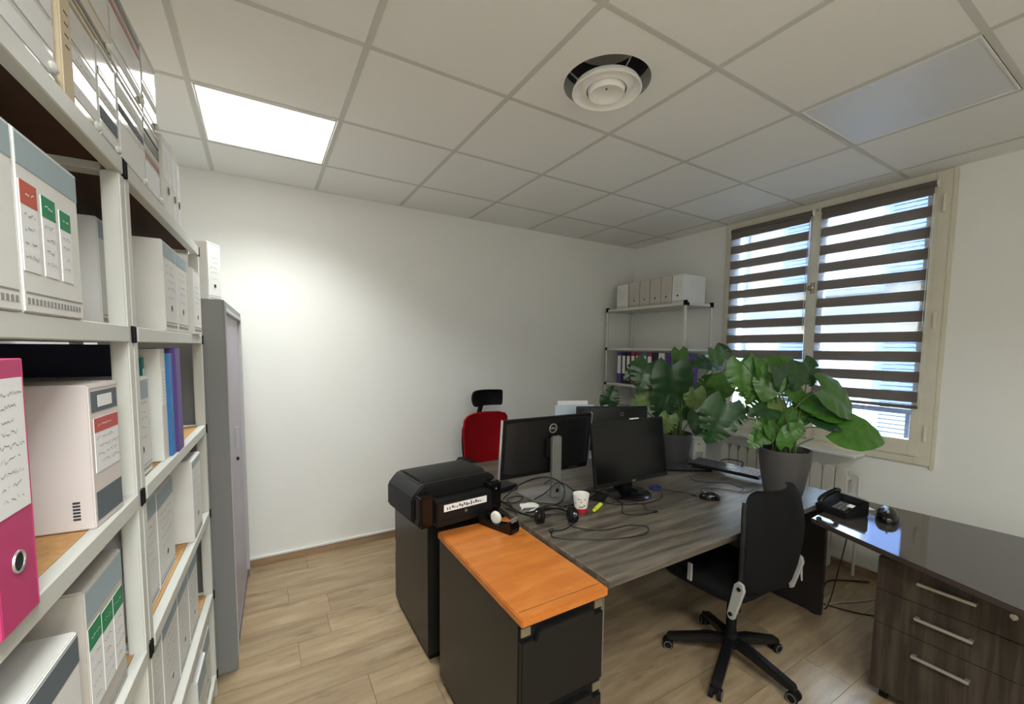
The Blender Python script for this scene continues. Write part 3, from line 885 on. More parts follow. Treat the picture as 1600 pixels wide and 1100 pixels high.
b = MB(); b.box(-.014, -.002, CW*.5-.011, CW*.5+.011, .98, 1.10); b.build('door_grip', M_cab_frame, t, bevel=.003)
b = MB(); b.cyl((-.012, CW*.5, .92), (.0, CW*.5, .92), .009, 12); b.build('lock', M_blackm, t)
archive_box('white file box with a rounded corner on top of the grey cabinet', 0, .11, 0, 0, .272, depth=.24, band=None, loc=(-.175, 2.46, CH+.0012), yaw=math.radians(-24), name='file_box', cat='file box')

# ================================================================ WHITE RACK IN THE CORNER
RX0, RX1, RY0, RY1 = 3.13, 3.49, 2.36, 3.30
RL = [1.958, 1.565, 1.205, .83, .45, .10]
t = thing('metal_rack', 'white tube rack with black corner joints in the room corner', 'rack', (RX0, RY0, 0))
w_, l_ = RX1-RX0, RY1-RY0
for x_ in (0, w_):
    for y_ in (0, l_):
        b = MB(); b.cyl((x_, y_, 0), (x_, y_, RL[0]+.004), .0125, 12); b.build('post', M_rack, t)
for z in RL:
    b = MB(); b.box(.014, w_-.014, .014, l_-.014, z-.012, z); b.build('shelf_board', M_rack, t, bevel=.002, seg=1)
    b = MB(); b.box(-.010, .014, .014, l_-.014, z-.020, z+.004); b.box(w_-.014, w_+.010, .014, l_-.014, z-.020, z+.004); b.box(.014, w_-.014, -.010, .014, z-.020, z+.004); b.box(.014, w_-.014, l_-.014, l_+.010, z-.020, z+.004)
    b.build('shelf_edge', M_rack, t, bevel=.002, seg=1)
    for x_ in (0, w_):
        for y_ in (0, l_):
            b = MB(); b.cyl((x_, y_, z-.022), (x_, y_, z+(.022 if z == RL[0] else .008)), .017, 12)
            b.box(x_-.004+(.0 if x_ == 0 else -.03), x_+.004+(.03 if x_ == 0 else 0), y_-.013, y_+.013, z-.021, z+.005)
            b.build('corner_joint', M_blackm, t)
def rbox(label, y0, y1, h_, d=.02, **k):
    return archive_box(label, 0, y1-y0, 0, 0, h_, depth=.30, loc=(RX0+d, (y0+y1)/2, RL[0]+.0052), yaw=PI, **k)
GR = 'archive boxes on top of the white rack'
rbox('small white wrapped carton at the left end of the rack top', 3.045, 3.195, .235, band=None, hole=False, group=GR)
rbox('archive box with black handwriting second from left on the rack', 2.895, 3.028, .245, band=None, body=M_cardgrey, group=GR)
rbox('archive box with black handwriting left of the red lettered one', 2.772, 2.892, .245, band=None, body=M_cardgrey, group=GR)
rbox('archive box with red handwriting in the middle of the rack top', 2.646, 2.769, .245, band=None, body=M_cardgrey, ink=M_inkr, group=GR)
rbox('archive box with black handwriting right of the red lettered one', 2.524, 2.643, .245, band=None, body=M_cardgrey, group=GR)
rbox('archive box at the window end of the rack, plain white side', 2.402, 2.521, .245, band=None, group=GR)
yy = 3.18
for (w_, m_, lb, sl) in ((.058, M_purple, 'purple binder leaning at the left end of the rack row', True), (.05, M_navy, 'navy binder second from the left on the rack', True),
        (.05, M_navy, 'navy binder third from the left on the rack', True), (.05, M_redb, 'dark red binder on the rack, left of the bright red one', True),
        (.066, M_crimson, 'crimson red binder on the rack beside the teal one', True), (.06, M_teal, 'teal binder on the white rack beside the crimson one', True),
        (.055, M_crimson, 'plum red binder on the rack right of the teal one', True), (.055, M_navy, 'dark binder on the rack behind the bright leaf', False),
        (.07, M_card, 'white binder on the rack near the corner post', True), (.052, M_purple, 'purple binder on the rack just left of the front post', False), (.07, M_violet, 'violet binder at the window end of the rack', False)):
    binder(lb, 0, w_, 0, 0, .315, .285, m_, (.10, .28) if sl else None, False, math.radians(0), loc=(RX0+.035, yy-w_/2, RL[2]+.0052), yaw=PI)
    yy -= w_+.010

# ================================================================ DESKS
DX0, DX1, DY0, DYM, DY1, DZ = 1.03, 2.83, 1.04, 1.838, 2.64, .74
def desk(y0, y1, label, inner):
    t = thing('desk', label, 'desk', (DX0, y0, 0))
    L_, D_ = DX1-DX0, y1-y0
    b = MB(); b.box(0, L_, 0, D_, DZ-.027, DZ); b.build('tabletop', M_deskw, t, bevel=.0015, seg=1)
    for x0 in (.0, L_-.055):
        b = MB(); b.box(x0+.0, x0+.028, .05, D_-.05, 0.008, DZ-.027); b.build('panel_leg', M_deskl if x0 < .5 else M_dkpanel, t, bevel=.0015, seg=1)
        for yy in (.07, D_-.11):
            b = MB(); b.box(x0+.004, x0+.024, yy, yy+.04, 0, .008); b.build('glide', M_blackm, t)
    yb = D_-.08 if inner else .06
    b = MB(); b.box(.028, L_-.055, yb, yb+.018, .34, DZ-.027); b.build('modesty_panel', M_deskl, t, smooth=False)
    return t
desk(DY0, DYM, 'grey wood grain desk in front, with the headset and cup on it', True)
desk(DYM+.003, DY1, 'grey wood grain desk at the back, facing the red chair', False)

# return desk by the window wall: glossy top over a drawer unit
RZ = .72
t = thing('side_desk', 'glossy dark side desk reflecting the window, at the right', 'desk', (2.5, .5, 0))
poly = [(2.352, .99), (2.334, .948), (2.244, .692), (2.104, .265), (1.97, -.20), (1.93, -.42), (2.99, -.42), (2.975, .0), (2.956, .394), (2.924, .757), (2.885, 1.03)]
b = MB(); b.prism([(x-2.5, y-.5) for x, y in poly], 'z', RZ-.024, RZ); b.build('tabletop', [M_glass_top, M_retedge], t, bevel=.003)
for p in t.children[0].data.polygons:
    if abs(p.normal.z) < .5: p.material_index = 1
b = MB(); b.box(.02, .42, -.90, -.87, 0, RZ-.024); b.build('end_panel', M_deskl, t, bevel=.002)
b = MB(); b.box(.30, .32, -.86, -.26, .35, RZ-.024); b.build('back_panel', M_blackm, t, bevel=.002)
# drawer unit
PX, PYL, PWD, PDP = 2.325, .708, .44, .46
t = thing('drawer_unit', 'dark wood three drawer unit with bar handles, under the side desk', 'drawer unit', (PX, PYL-PWD/2, 0))
b = MB(); b.box(.019, PDP, -PWD/2, PWD/2, .055, .655); b.build('carcass', M_pedwood, t, bevel=.002)
for (z0, z1, lock) in ((.508, .655, True), (.358, .505, False), (.055, .355, False)):
    b = MB(); b.box(0, .018, -PWD/2, PWD/2, z0, z1); dr = b.build('drawer', M_pedwood, t, bevel=.0015, seg=1)
    zc = z1-.055 if z1-z0 < .2 else z1-.07
    h_ = MB(); h_.box(-.028, -.018, -.085, .085, zc-.006, zc+.006); h_.box(-.02, .0, -.085, -.07, zc-.005, zc+.005); h_.box(-.02, .0, .07, .085, zc-.005, zc+.005)
    h_.build('bar_handle', M_alu, dr, bevel=.002)
    if lock:
        h_ = MB(); h_.cyl((-.006, -.175, z1-.055), (.002, -.175, z1-.055), .011, 14); h_.box(-.014, -.006, -.1765, -.1735, z1-.066, z1-.044); h_.build('lock', M_alu, dr)
for (x_, y_) in ((.05, -.18), (.05, .18), (.42, -.18), (.42, .18)):
    b = MB(); b.cyl((x_, y_-.012, .022), (x_, y_+.012, .022), .022, 14); b.cyl((x_, y_, .03), (x_, y_, .055), .008, 8); b.build('caster', M_blackm, t)

# pedestal with orange top, left of the front desk
def pedestal(loc, rz, w, dpt, h, top, label, front=True):
    t = thing('filing_pedestal', label, 'filing cabinet', loc, rz)
    b = MB(); b.box(-w/2+.004, w/2-.004, .02, dpt, .035, h-.03); b.build('carcass', M_pedblk, t, bevel=.003)
    b = MB(); b.box(-w/2+.02, w/2-.02, .04, dpt-.02, .0, .035); b.build('plinth', M_blackm, t)
    zt = h-.03
    for k, (z0, z1) in enumerate(((.385, zt-.002), (.04, .381))):
        b = MB(); b.box(-w/2+.006, w/2-.006, .0, .02, z0, z1-.055); dr = b.build('drawer', M_pedfront, t, bevel=.003)
        g = MB(); g.box(-w/2+.006, w/2-.006, .010, .02, z1-.055, z1); g.build('grip_recess', M_blackm, dr, bevel=.002)
        g = MB(); g.prism([(-w*.36, z1-.062), (-w*.33, z1-.030), (-w*.27, z1-.022), (w*.27, z1-.022), (w*.33, z1-.030), (w*.36, z1-.062)], 'y', -.012, .010); g.build('grip', M_pedfront, dr, bevel=.004)
        for s in (-1, 1):
            g = MB(); g.box(s*w*.43-.018, s*w*.43+.018, .006, .0105, z1-.042, z1-.012); g.build('label_plate', M_brass, dr, bevel=.001)
    if top:
        b = MB(); b.box(-w/2-.003, w/2+.003, -.012, dpt+.004, h-.03, h); tp = b.build('top_board', M_orange, t, bevel=.004)
        g = MB(); g.box(-w/2+.006, w/2-.006, .024, .0255, h, h+.0006); g.build('seam', M_retedge, tp, smooth=False)
    else:
        b = MB(); b.box(-w/2+.004, w/2-.004, .02, dpt, h-.03, h); b.build('top_panel', M_pedblk, t, bevel=.003)
    return t
pedestal((.843, 1.048, 0), 0, .352, .70, .722, True, 'black filing pedestal with an orange wood top, left of the desk')
pedestal((.845, 2.475, 0), PI, .366, .585, .741, False, 'plain black filing pedestal carrying the printer')

# ================================================================ PRINTER
t = thing('inkjet_printer', 'black inkjet printer with a cut corner on the black pedestal', 'printer', (.785, 1.955, .7425), math.radians(6))
PWp, PDp, PHp = .47, .36, .19
b = MB()
b.prism([(-PWp/2, .02), (-PWp/2, .125), (-PWp/2+.03, .16), (-PWp/2+.055, PHp-.008), (PWp/2-.055, PHp-.008), (PWp/2-.02, .16), (PWp/2, .12), (PWp/2, .02), (PWp/2-.03, 0), (-PWp/2+.03, 0)], 'y', -PDp/2+.06, PDp/2)
b.build('body', M_black, t, bevel=.008, seg=3)
b = MB(); b.prism([(-PDp/2+.075, .155), (-PDp/2+.11, PHp-.006), (PDp/2-.03, PHp-.004), (PDp/2-.03, PHp), (-PDp/2+.11, PHp+.006), (-PDp/2+.06, .168)], 'x', -PWp/2+.06, PWp/2-.06); b.build('scanner_lid', M_black, t, bevel=.004)
b = MB(); b.box(-PWp/2+.012, -PWp/2+.085, -PDp/2, -PDp/2+.07, 0, .15); b.build('left_cheek', M_blackg, t, bevel=.012, seg=3)
b = MB(); b.box(PWp/2-.085, PWp/2-.012, -PDp/2, -PDp/2+.07, 0, .15); b.build('control_cheek', M_blackg, t, bevel=.012, seg=3)
b = MB(); b.box(-PWp/2+.085, PWp/2-.085, -PDp/2-.02, -PDp/2+.065, 0, .118); fp = b.build('front_flap', M_black, t, bevel=.005)
b = MB(); b.box(-.115, .115, -PDp/2-.0215, -PDp/2-.0195, .068, .100); st = b.build('front_sticker', M_paper, fp, smooth=False)
b = MB()
R_ = random.Random(4)
for k in range(16):
    x_ = -.10+k*.0125
    b.box(x_, x_+R_.uniform(.004, .010), -PDp/2-.0222, -PDp/2-.0214, .074+R_.uniform(0, .008), .082+R_.uniform(0, .012))
b.build('sticker_pictures', M_stripe_dk, st, smooth=False)
b = MB(); b.box(-.125, .125, -PDp/2-.021, -PDp/2-.0198, .028, .030); b.build('tray_slot', M_blackm, fp)
b = MB(); b.cyl((0, -PDp/2-.022, .052), (0, -PDp/2-.0195, .052), .007, 12); b.build('emblem', M_grey_stand, fp)
b = MB(); b.cyl((PWp/2-.05, -PDp/2-.002, .115), (PWp/2-.05, -PDp/2+.001, .115), .004, 10); b.build('power_button', M_silver, t)
ML = Matrix.Translation((0, .02, PHp+.0026))
b = MB(); b.lathe([(.019, PHp+.0015), (.019, PHp+.003), (.0165, PHp+.003), (.0165, PHp+.0015)], 24, (0, .02, 0), cap=False); lg = b.build('logo_ring', M_grey_stand, t)
text_obj('hp', .026, M_grey_stand, 'logo_letters', t, ML)

# ================================================================ TAPE DISPENSER on the orange top
t = thing('tape_dispenser', 'black tape dispenser with a white roll on the orange top', 'tape dispenser', (.925, 1.655, .7228), math.radians(-70)); t.scale = (1.3, 1.3, 1.3)
b = MB(); b.prism([(-.075, 0), (.075, 0), (.078, .02), (.070, .048), (.030, .022), (0, .016), (-.030, .026), (-.06, .046), (-.080, .034)], 'y', -.024, -.016); b.build('side_wall', M_blackg, t, bevel=.003)
b = MB(); b.prism([(-.075, 0), (.075, 0), (.078, .02), (.070, .048), (.030, .022), (0, .016), (-.030, .026), (-.06, .046), (-.080, .034)], 'y', .016, .024); b.build('side_wall', M_blackg, t, bevel=.003)
b = MB(); b.box(-.074, .074, -.016, .016, 0, .014); b.build('base', M_blackg, t)
b = MB(); b.tube([(-.012+.015*math.cos(a*PI/10), 0, .034+.015*math.sin(a*PI/10)) for a in range(20)], .0085, 8, closed=True); b.cyl((-.012, -.009, .034), (-.012, .009, .034), .012, 20); b.build('tape_roll', M_tape, t)
b = MB(); b.box(.066, .074, -.014, .014, .040, .052); b.build('cutter', M_alu, t)

# ================================================================ MONITORS
def monitor(label, loc, rz, w, h, zb, stand, screen_front=True, tilt=0):
    """local -y is the screen side"""
    t = thing('computer_monitor', label, 'monitor', loc, rz)
    c, s_ = math.cos(tilt), math.sin(tilt)
    Mx = Matrix.Translation((0, 0, zb+h/2)) @ Matrix.Rotation(tilt, 4, 'X')
    b = MB(Mx); b.box(-w/2, w/2, -.012, .006, -h/2, h/2); hs = b.build('bezel', M_black, t, bevel=.003)
    b = MB(Mx); b.prism([(-w/2+.01, .006), (w/2-.01, .006), (w/2-.07, .034), (-w/2+.07, .034)], 'z', -h/2+.03, h/2-.012); b.build('back_shell', M_black, t, bevel=.006)
    b = MB(Mx); b.box(-w/2+.012, w/2-.012, -.0128, -.0115, -h/2+.022, h/2-.012); b.build('screen', M_screen, hs, smooth=False)
    return t, Mx
# back of a monitor facing the red chair
t, Mx = monitor('black monitor seen from behind, with a round badge and grey stand', (1.355, 1.87, DZ+.001), PI+math.radians(0), .59, .325, .118, 0, tilt=math.radians(-6))
b = MB(Mx); b.box(-.302, -.2995, -.0125, .0065, -.163, .163); b.box(.2995, .302, -.0125, .0065, -.163, .163); b.build('silver_edge', M_silver, t)
b = MB(); b.box(-.030, .030, .058, .092, .006, .345); b.build('stand_column', M_grey_stand, t, bevel=.008, seg=3)
b = MB(Mx); b.box(-.05, .05, .030, .06, -.05, .05); b.build('mount_block', M_black, t, bevel=.003)
b = MB(); b.cyl((0, .0925, .05), (0, .088, .05), .012, 14); b.build('cable_hole', M_blackm, t)
b = MB(); b.prism([(-.14, -.10), (.14, -.10), (.14, .06), (.04, .15), (-.04, .15), (-.14, .06)], 'z', 0, .010); b.build('stand_base', M_grey_stand, t, bevel=.003)
b = MB(Mx); b.tube([(.024*math.cos(k*PI/14), .0352, .105+.024*math.sin(k*PI/14)) for k in range(28)], .0022, 6, closed=True); b.build('badge_ring', M_silver, t)
text_obj('DELL', .0165, M_silver, 'badge_letters', t, Mx @ Matrix.Translation((0, .0352, .105)) @ Matrix.Rotation(PI/2, 4, 'X') @ Matrix.Rotation(PI, 4, 'Y'))
# monitor facing the camera
t, Mx = monitor('black widescreen monitor facing the room with a dark screen', (1.765, 1.655, DZ+.001), math.radians(-1), .552, .345, .075, 0, tilt=math.radians(-9))
b = MB(); b.lathe([(.125, 0), (.125, .006), (.11, .014), (.03, .020), (.0, .020)], 36); b.build('stand_base', M_blackg, t)
b = MB(); b.box(-.045, .045, .012, .045, .015, .16); b.build('stand_neck', M_blackg, t, bevel=.006)
b = MB(Mx); b.box(-.012, .012, -.0135, -.0118, -.168, -.160); b.build('maker_badge', M_brass, t)
b = MB(Mx); b.box(.02, .08, -.010, .004, .1725, .1785); b.build('top_clip', M_white_pl, t)
# third one behind
t, Mx = monitor('black monitor at the back beside the charcoal plant pot, seen from behind', (2.13, 2.17, DZ+.001), PI+math.radians(-24), .52, .31, .10, 0, tilt=math.radians(6))
b = MB(); b.box(-.04, .04, .030, .06, .008, .30); b.build('stand_column', M_blackm, t, bevel=.006)
b = MB(); b.lathe([(.11, 0), (.11, .008), (.09, .012)], 28, (0, .02, 0)); b.build('stand_base', M_blackm, t)
b = MB(Mx); b.tube([(-.06+.012*math.cos(k*PI/10), .0352, .10+.012*math.sin(k*PI/10)) for k in range(20)], .0016, 6, closed=True); b.build('badge_ring', M_grey_stand, t)
# pale plastic folder standing between the monitors
t = thing('plastic_folder', 'pale blue plastic document sleeve sticking up behind the monitors', 'folder', (1.97, 2.36, DZ+.001), math.radians(-20))
b = MB(Matrix.Rotation(math.radians(-8), 4, 'X')); b.box(-.15, .15, 0, .02, .004, .405); b.build('sleeve', M_folder, t, bevel=.003)
b = MB(Matrix.Rotation(math.radians(-8), 4, 'X')); b.box(-.13, .10, .004, .012, .38, .435); b.build('sheet', M_paper, t)

# ================================================================ SMALL THINGS ON THE DESK
# paper cup
t = thing('paper_cup', 'white patterned paper cup with a red base on the desk', 'cup', (1.352, 1.578, DZ+.001))
b = MB(); b.lathe([(.0, .004), (.027, .004), (.0385, .093), (.0405, .095), (.0405, .091), (.0292, .002), (.027, 0), (.0, 0)], 28, cap=False); b.build('wall', M_mug, t)
b = MB(); b.lathe([(.0298, .001), (.0330, .026), (.0325, .026), (.029, .001)], 28, cap=False); b.build('red_band', M_cupred, t)
b = MB(); R_ = random.Random(3)
for k in range(26):
    a = R_.uniform(0, 2*PI); z_ = R_.uniform(.034, .084); r_ = .0296+(z_)*.115
    p0 = Vector((r_*math.cos(a), r_*math.sin(a), z_)); tg = Vector((-math.sin(a), math.cos(a), 0))
    w2 = R_.uniform(.002, .005); h2 = R_.uniform(.002, .005)
    b.add([p0-tg*w2-Vector((0,0,h2)), p0+tg*w2-Vector((0,0,h2)), p0+tg*w2+Vector((0,0,h2)), p0-tg*w2+Vector((0,0,h2))], [(0,1,2,3)])
b.build('printed_pattern', M_mark, t, smooth=False)['kind'] = 'stuff'
# highlighter
t = thing('highlighter', 'fluorescent yellow highlighter lying on the desk', 'highlighter', (1.46, 1.572, DZ+.0095), math.radians(28))
b = MB(); b.box(-.035, .05, -.010, .010, -.008, .008); b.build('barrel', M_yellow, t, bevel=.005, seg=3)
b = MB(); b.box(-.062, -.034, -.0085, .0085, -.007, .007); b.build('cap', M_yellow, t, bevel=.004, seg=3)
b = MB(); b.box(-.06, -.036, -.003, .003, .007, .0095); b.build('clip', M_yellow, t)
# headset
t = thing('headset', 'black headset with round ear pads and a boom microphone', 'headset', (1.175, 1.555, DZ+.001), math.radians(-25))
hb = [(.085*math.cos(a), .085*math.sin(a), .022+.012*abs(math.sin(a))) for a in [math.radians(-12+k*(204/24)) for k in range(25)]]
b = MB(); b.tube(hb, .010, 10); b.build('headband', M_black, t)
for s in (-1, 1):
    b = MB(Matrix.Translation((s*.082, -.022, .036)) @ Matrix.Rotation(s*.25, 4, 'Z') @ Matrix.Rotation(PI/2, 4, 'Y')); b.lathe([(.0, -.016), (.030, -.016), (.036, -.006), (.036, .008), (.028, .016), (.0, .018)], 24, cap=False); b.build('ear_cup', M_blackg, t)
    b = MB(Matrix.Translation((s*.066, -.022, .036)) @ Matrix.Rotation(PI/2, 4, 'Y')); b.tube([(.024*math.cos(k*PI/10), .024*math.sin(k*PI/10), 0) for k in range(20)], .010, 8, closed=True); b.build('ear_pad', M_blackm, t)
b = MB(); b.box(-.092, -.072, -.01, .012, .018, .045); b.build('slider', M_grey_stand, t, bevel=.003)
b = MB(); b.tube(smooth_path([(.085, -.035, .03), (.06, -.085, .014), (.01, -.12, .008), (-.035, -.125, .008)], 6), .003, 6); b.sphere((-.042, -.126, .010), (.012, .010, .009), 12, 8); b.build('boom_microphone', M_black, t)
# mouse
def mouse(label, loc, rz, sc=1.0):
    t = thing('computer_mouse', label, 'mouse', loc, rz)
    b = MB(); n = 16
    rows = []
    for (k, zz) in ((1.0, 0), (1.02, .010), (.95, .022), (.75, .032), (.42, .037)):
        rows.append([((.052*math.cos(2*PI*i/n))*k*sc, (.030*math.sin(2*PI*i/n))*k*sc, (zz*(1.0-.12*math.cos(2*PI*i/n)))*sc) for i in range(n)])
    vs = [p for r in rows for p in r]; fs = []
    for k in range(4):
        for i in range(n): fs.append((k*n+i, k*n+(i+1) % n, (k+1)*n+(i+1) % n, (k+1)*n+i))
    fs += [list(range(n))[::-1], [4*n+i for i in range(n)]]
    b.add(vs, fs); b.build('shell', M_blackg, t, angle=60)
    b = MB(); b.cyl((.022*sc, -.004, .0325*sc), (.022*sc, .004, .0325*sc), .007*sc, 12); b.build('wheel', M_grey_stand, t)
    return t
mouse('small black mouse alone on the desk near the black chair', (2.09, 1.375, DZ+.001), math.radians(125))
mouse('black vertical mouse on the glossy side desk', (2.66, .79, RZ+.001), math.radians(200), 1.5)

# keyboards
def keyboard(label, loc, rz, tiltx=0, kx=.44):
    t = thing('keyboard', label, 'keyboard', loc, rz)
    t.rotation_euler = (tiltx, 0, rz)
    b = MB(); b.prism([(-.075, 0), (.075, 0), (.075, .024), (-.075, .012)], 'x', -kx/2, kx/2); b.build('base', M_blackg, t, bevel=.003)
    k_ = MB()
    for r in range(6):
        y0 = -.066+r*.0225; z = .0135+(y0+.075)*.08
        n = 21 if r else 16
        for c in range(n):
            x0 = -kx/2+.008+c*(kx-.016)/n
            w = (kx-.016)/n-.0025
            k_.prism([(x0, y0), (x0+w, y0), (x0+w, y0+.0185), (x0, y0+.0185)], 'z', z-.002, z+.007)
    k_.build('keys', M_key, t, smooth=False)
    return t
keyboard('black keyboard with glinting keys propped by the plant pot', (2.60, 1.60, DZ+.034), math.radians(-80))
keyboard('black keyboard lying flat behind the widescreen monitor', (2.43, 1.86, DZ+.001), math.radians(-32))
# desk phone
t = thing('desk_phone', 'black desk phone with a pale sticker behind the chair back', 'telephone', (2.60, 1.02, DZ-.02+.001), math.radians(-105))
t.location = (2.565, .950, RZ+.001); t.scale = (.82, .82, .82)
b = MB(); b.prism([(-.09, 0), (.10, 0), (.10, .09), (.085, .10), (-.09, .035)], 'x', -.10, .10); b.build('base', M_black, t, bevel=.005)
Mp = Matrix.Translation((0, 0, .067)) @ Matrix.Rotation(math.radians(20.4), 4, 'X')
b = MB(Mp); b.box(-.02, .09, .02, .08, .002, .006); b.build('display', M_screen, t, bevel=.001)
b = MB(Mp)
for i in range(3):
    for j in range(4): b.box(.0+i*.026, .019+i*.026, -.075+j*.02, -.061+j*.02, .001, .007)
b.build('keypad', M_grey_stand, t, bevel=.001)
b = MB(Mp); b.box(.055, .09, -.03, .0, .0075, .0085); b.build('sticker', M_paper, t)
b = MB(Mp); b.tube(smooth_path([(-.07, -.085, .018), (-.07, -.06, .034), (-.07, 0, .038), (-.07, .06, .034), (-.07, .085, .018)], 6), .016, 10); b.build('handset', M_blackg, t)
b = MB(Mp); b.box(-.098, .098, .082, .096, .0, .012); b.build('top_edge', M_silver, t, bevel=.003)
# white device at the back right of the desk
t = thing('white_speaker', 'small white upright device beside the charcoal plant pot', 'speaker', (2.765, 1.93, DZ+.001), math.radians(-40))
b = MB(); b.prism([(-.04, -.045), (.04, -.045), (.05, -.01), (.045, .035), (.02, .055), (-.02, .055), (-.045, .035), (-.05, -.01)], 'z', 0, .165); b.build('body', M_white_pl, t, bevel=.008, seg=3)
b = MB()
for k in range(8): b.box(-.025, .025, -.0468, -.0445, .02+k*.007, .0235+k*.007)
b.build('grille', M_inkl, t)
b = MB(); b.box(-.012, .0, -.0466, -.0445, .125, .135); b.build('mark', M_grey_stand, t)
# small black adapter boxes and hub near the silver stand
def gadget(name, label, cat, loc, rz, s, m):
    t = thing(name, label, cat, loc, rz)
    b = MB(); b.cbox((0, 0, s[2]/2), s); b.build('case', m, t, bevel=.004)
    b = MB(); b.box(s[0]/2-.0006, s[0]/2+.0012, -s[1]*.3, s[1]*.3, s[2]*.35, s[2]*.65); b.build('port', M_silver, t)
    return t
gadget('docking_station', 'flat black docking station between printer and grey stand', 'docking station', (1.155, 2.06, DZ+.001), math.radians(12), (.20, .10, .028), M_black)
gadget('usb_hub', 'white cable adapter lying among the cables', 'adapter', (1.16, 1.76, DZ+.001), math.radians(-20), (.09, .035, .016), M_white_pl)
gadget('external_drive', 'small black box in front of the widescreen monitor stand', 'adapter', (1.56, 1.665, DZ+.001), math.radians(35), (.09, .06, .018), M_black)
t = thing('earphone_coil', 'coiled dark blue cable beside the widescreen monitor base', 'cable', (1.96, 1.63, DZ+.001))
b = MB(); b.tube([(.035*math.cos(k*PI/9)*(1+.05*(k//18)), .030*math.sin(k*PI/9)*(1+.05*(k//18)), .004+.004*(k//18)) for k in range(54)], .004, 6); b.build('coil', M_bluepl, t)
t = thing('reflection_sheet', 'white sheets standing in for the window reflection on the side desk', 'paper', (2.70, .965, RZ+.001), math.radians(-30))  # bright window reflection on the desk top, laid on as white slabs
b = MB(); b.box(-.105, .105, -.05, .06, 0, .0015); b.build('sheet', M_paper, t, smooth=False)
b = MB(Matrix.Rotation(.15, 4, 'Z')); b.box(-.09, .09, -.045, .055, .0016, .0028); b.build('sheet', M_paper, t, smooth=False)

def cable(label, pts, r=.0025, m=None, name='cable', plug=None):
    t = thing(name, label, 'cable', pts[0])
    P0 = Vector(pts[0])
    b = MB(); b.tube([p-P0 for p in smooth_path(pts, 8)], r, 6); b.build('lead', m or M_cable, t)
    if plug:
        a, c = Vector(pts[-1])-P0, (Vector(pts[-1])-Vector(pts[-2])).normalized()
        b = MB(); b.cyl(a, a+c*.028, r*1.9, 8); b.build('plug', m or M_cable, t)
    return t
D = DZ+.0038
cable('black headset cord looping over the front of the desk', [(1.21, 1.50, D), (1.21, 1.44, D), (1.30, 1.36, D), (1.44, 1.34, D), (1.50, 1.29, D), (1.43, 1.24, D), (1.28, 1.27, D), (1.12, 1.36, D), (1.06, 1.42, D), (1.10, 1.47, D)])
cable('short black lead with a plug in front of the highlighter', [(1.62, 1.56, D), (1.56, 1.50, D), (1.52, 1.45, D), (1.58, 1.40, D), (1.66, 1.39, D)], plug=True)
cable('thin black lead curling right of the highlighter', [(1.58, 1.60, D), (1.66, 1.55, D), (1.70, 1.48, D), (1.66, 1.44, D), (1.70, 1.40, D)], .002)
cable('black lead running right from the widescreen monitor base', [(1.98, 1.62, D), (2.02, 1.55, D), (2.06, 1.49, D), (2.06, 1.46, D)], .002, plug=True)
cable('black cables hanging around the grey monitor stand', [(1.10, 1.92, D), (1.19, 1.87, .83), (1.27, 1.765, .88), (1.36, 1.735, .83), (1.33, 1.705, .76), (1.20, 1.700, D)], .004)
cable('thick black lead crossing the desk behind the cup', [(1.10, 1.70, D), (1.24, 1.68, D), (1.40, 1.66, D+.006), (1.56, 1.72, D), (1.72, 1.80, D)], .004)
cable('black lead arching beside the widescreen monitor', [(1.44, 2.02, D), (1.45, 1.95, .80), (1.48, 1.90, .86), (1.56, 1.86, .88)], .003)
cable('white usb lead tangled beside the tape dispenser', [(1.10, 1.735, D), (1.16, 1.79, D+.004), (1.20, 1.785, D+.004), (1.205, 1.735, D+.003), (1.15, 1.71, D)], .003, M_cablew, plug=True)
cable('black lead coiled behind the docking station', [(1.06, 1.90, D), (1.12, 1.84, D+.001), (1.19, 1.86, D+.007), (1.185, 1.92, D+.001), (1.11, 1.89, D+.006), (1.085, 1.80, D), (1.05, 1.70, D)], .003)
cable('black lead from the printer over the orange top', [(1.045, 1.80, D), (1.10, 1.66, D), (1.16, 1.64, D), (1.20, 1.62, D)], .003)
cable('mouse lead snaking over the right of the desk', [(2.12, 1.42, D), (2.20, 1.50, D), (2.30, 1.44, D), (2.36, 1.34, D), (2.46, 1.34, D)], .002)
cable('keyboard lead curled by the grey pot', [(2.36, 1.70, D), (2.30, 1.62, D), (2.36, 1.54, D), (2.44, 1.48, D), (2.42, 1.38, D), (2.34, 1.36, D)], .002)
cable('keyboard cord loop resting on the propped keyboard', [(2.69, 1.70, .80), (2.72, 1.66, .815), (2.71, 1.56, .82), (2.67, 1.55, .80), (2.66, 1.62, .80)], .0035)
cable('grey power cable lying on the floor by the radiator', [(2.92, 1.12, .006), (3.02, 1.10, .006), (3.2, 1.02, .006), (3.36, .98, .006), (3.5, .9, .006)], .005, M_cableg)
cable('black power cable looping on the floor by the radiator', [(2.92, 1.16, .005), (3.0, 1.0, .005), (3.10, .90, .005), (3.2, .88, .005), (3.35, .86, .005)], .004)
cable('black cable on the floor along the window wall', [(2.90, 1.26, .006), (3.08, 1.22, .006), (3.28, 1.24, .006), (3.48, 1.10, .006)], .006)
cable('black cable hanging down from the side desk', [(2.90, 1.00, .70), (2.89, 1.02, .55), (2.875, 1.05, .30), (2.88, 1.10, .02), (2.93, 1.18, .006)], .003)
cable('black lead looped high around the grey stand', [(1.22, 1.80, .757), (1.26, 1.755, .80), (1.33, 1.735, .85), (1.42, 1.735, .80), (1.45, 1.75, .757)], .003)
cable('black lead from the docking station to the cup', [(1.07, 2.02, D), (1.06, 1.92, D+.012), (1.07, 1.72, D+.008), (1.12, 1.64, D)], .0035)
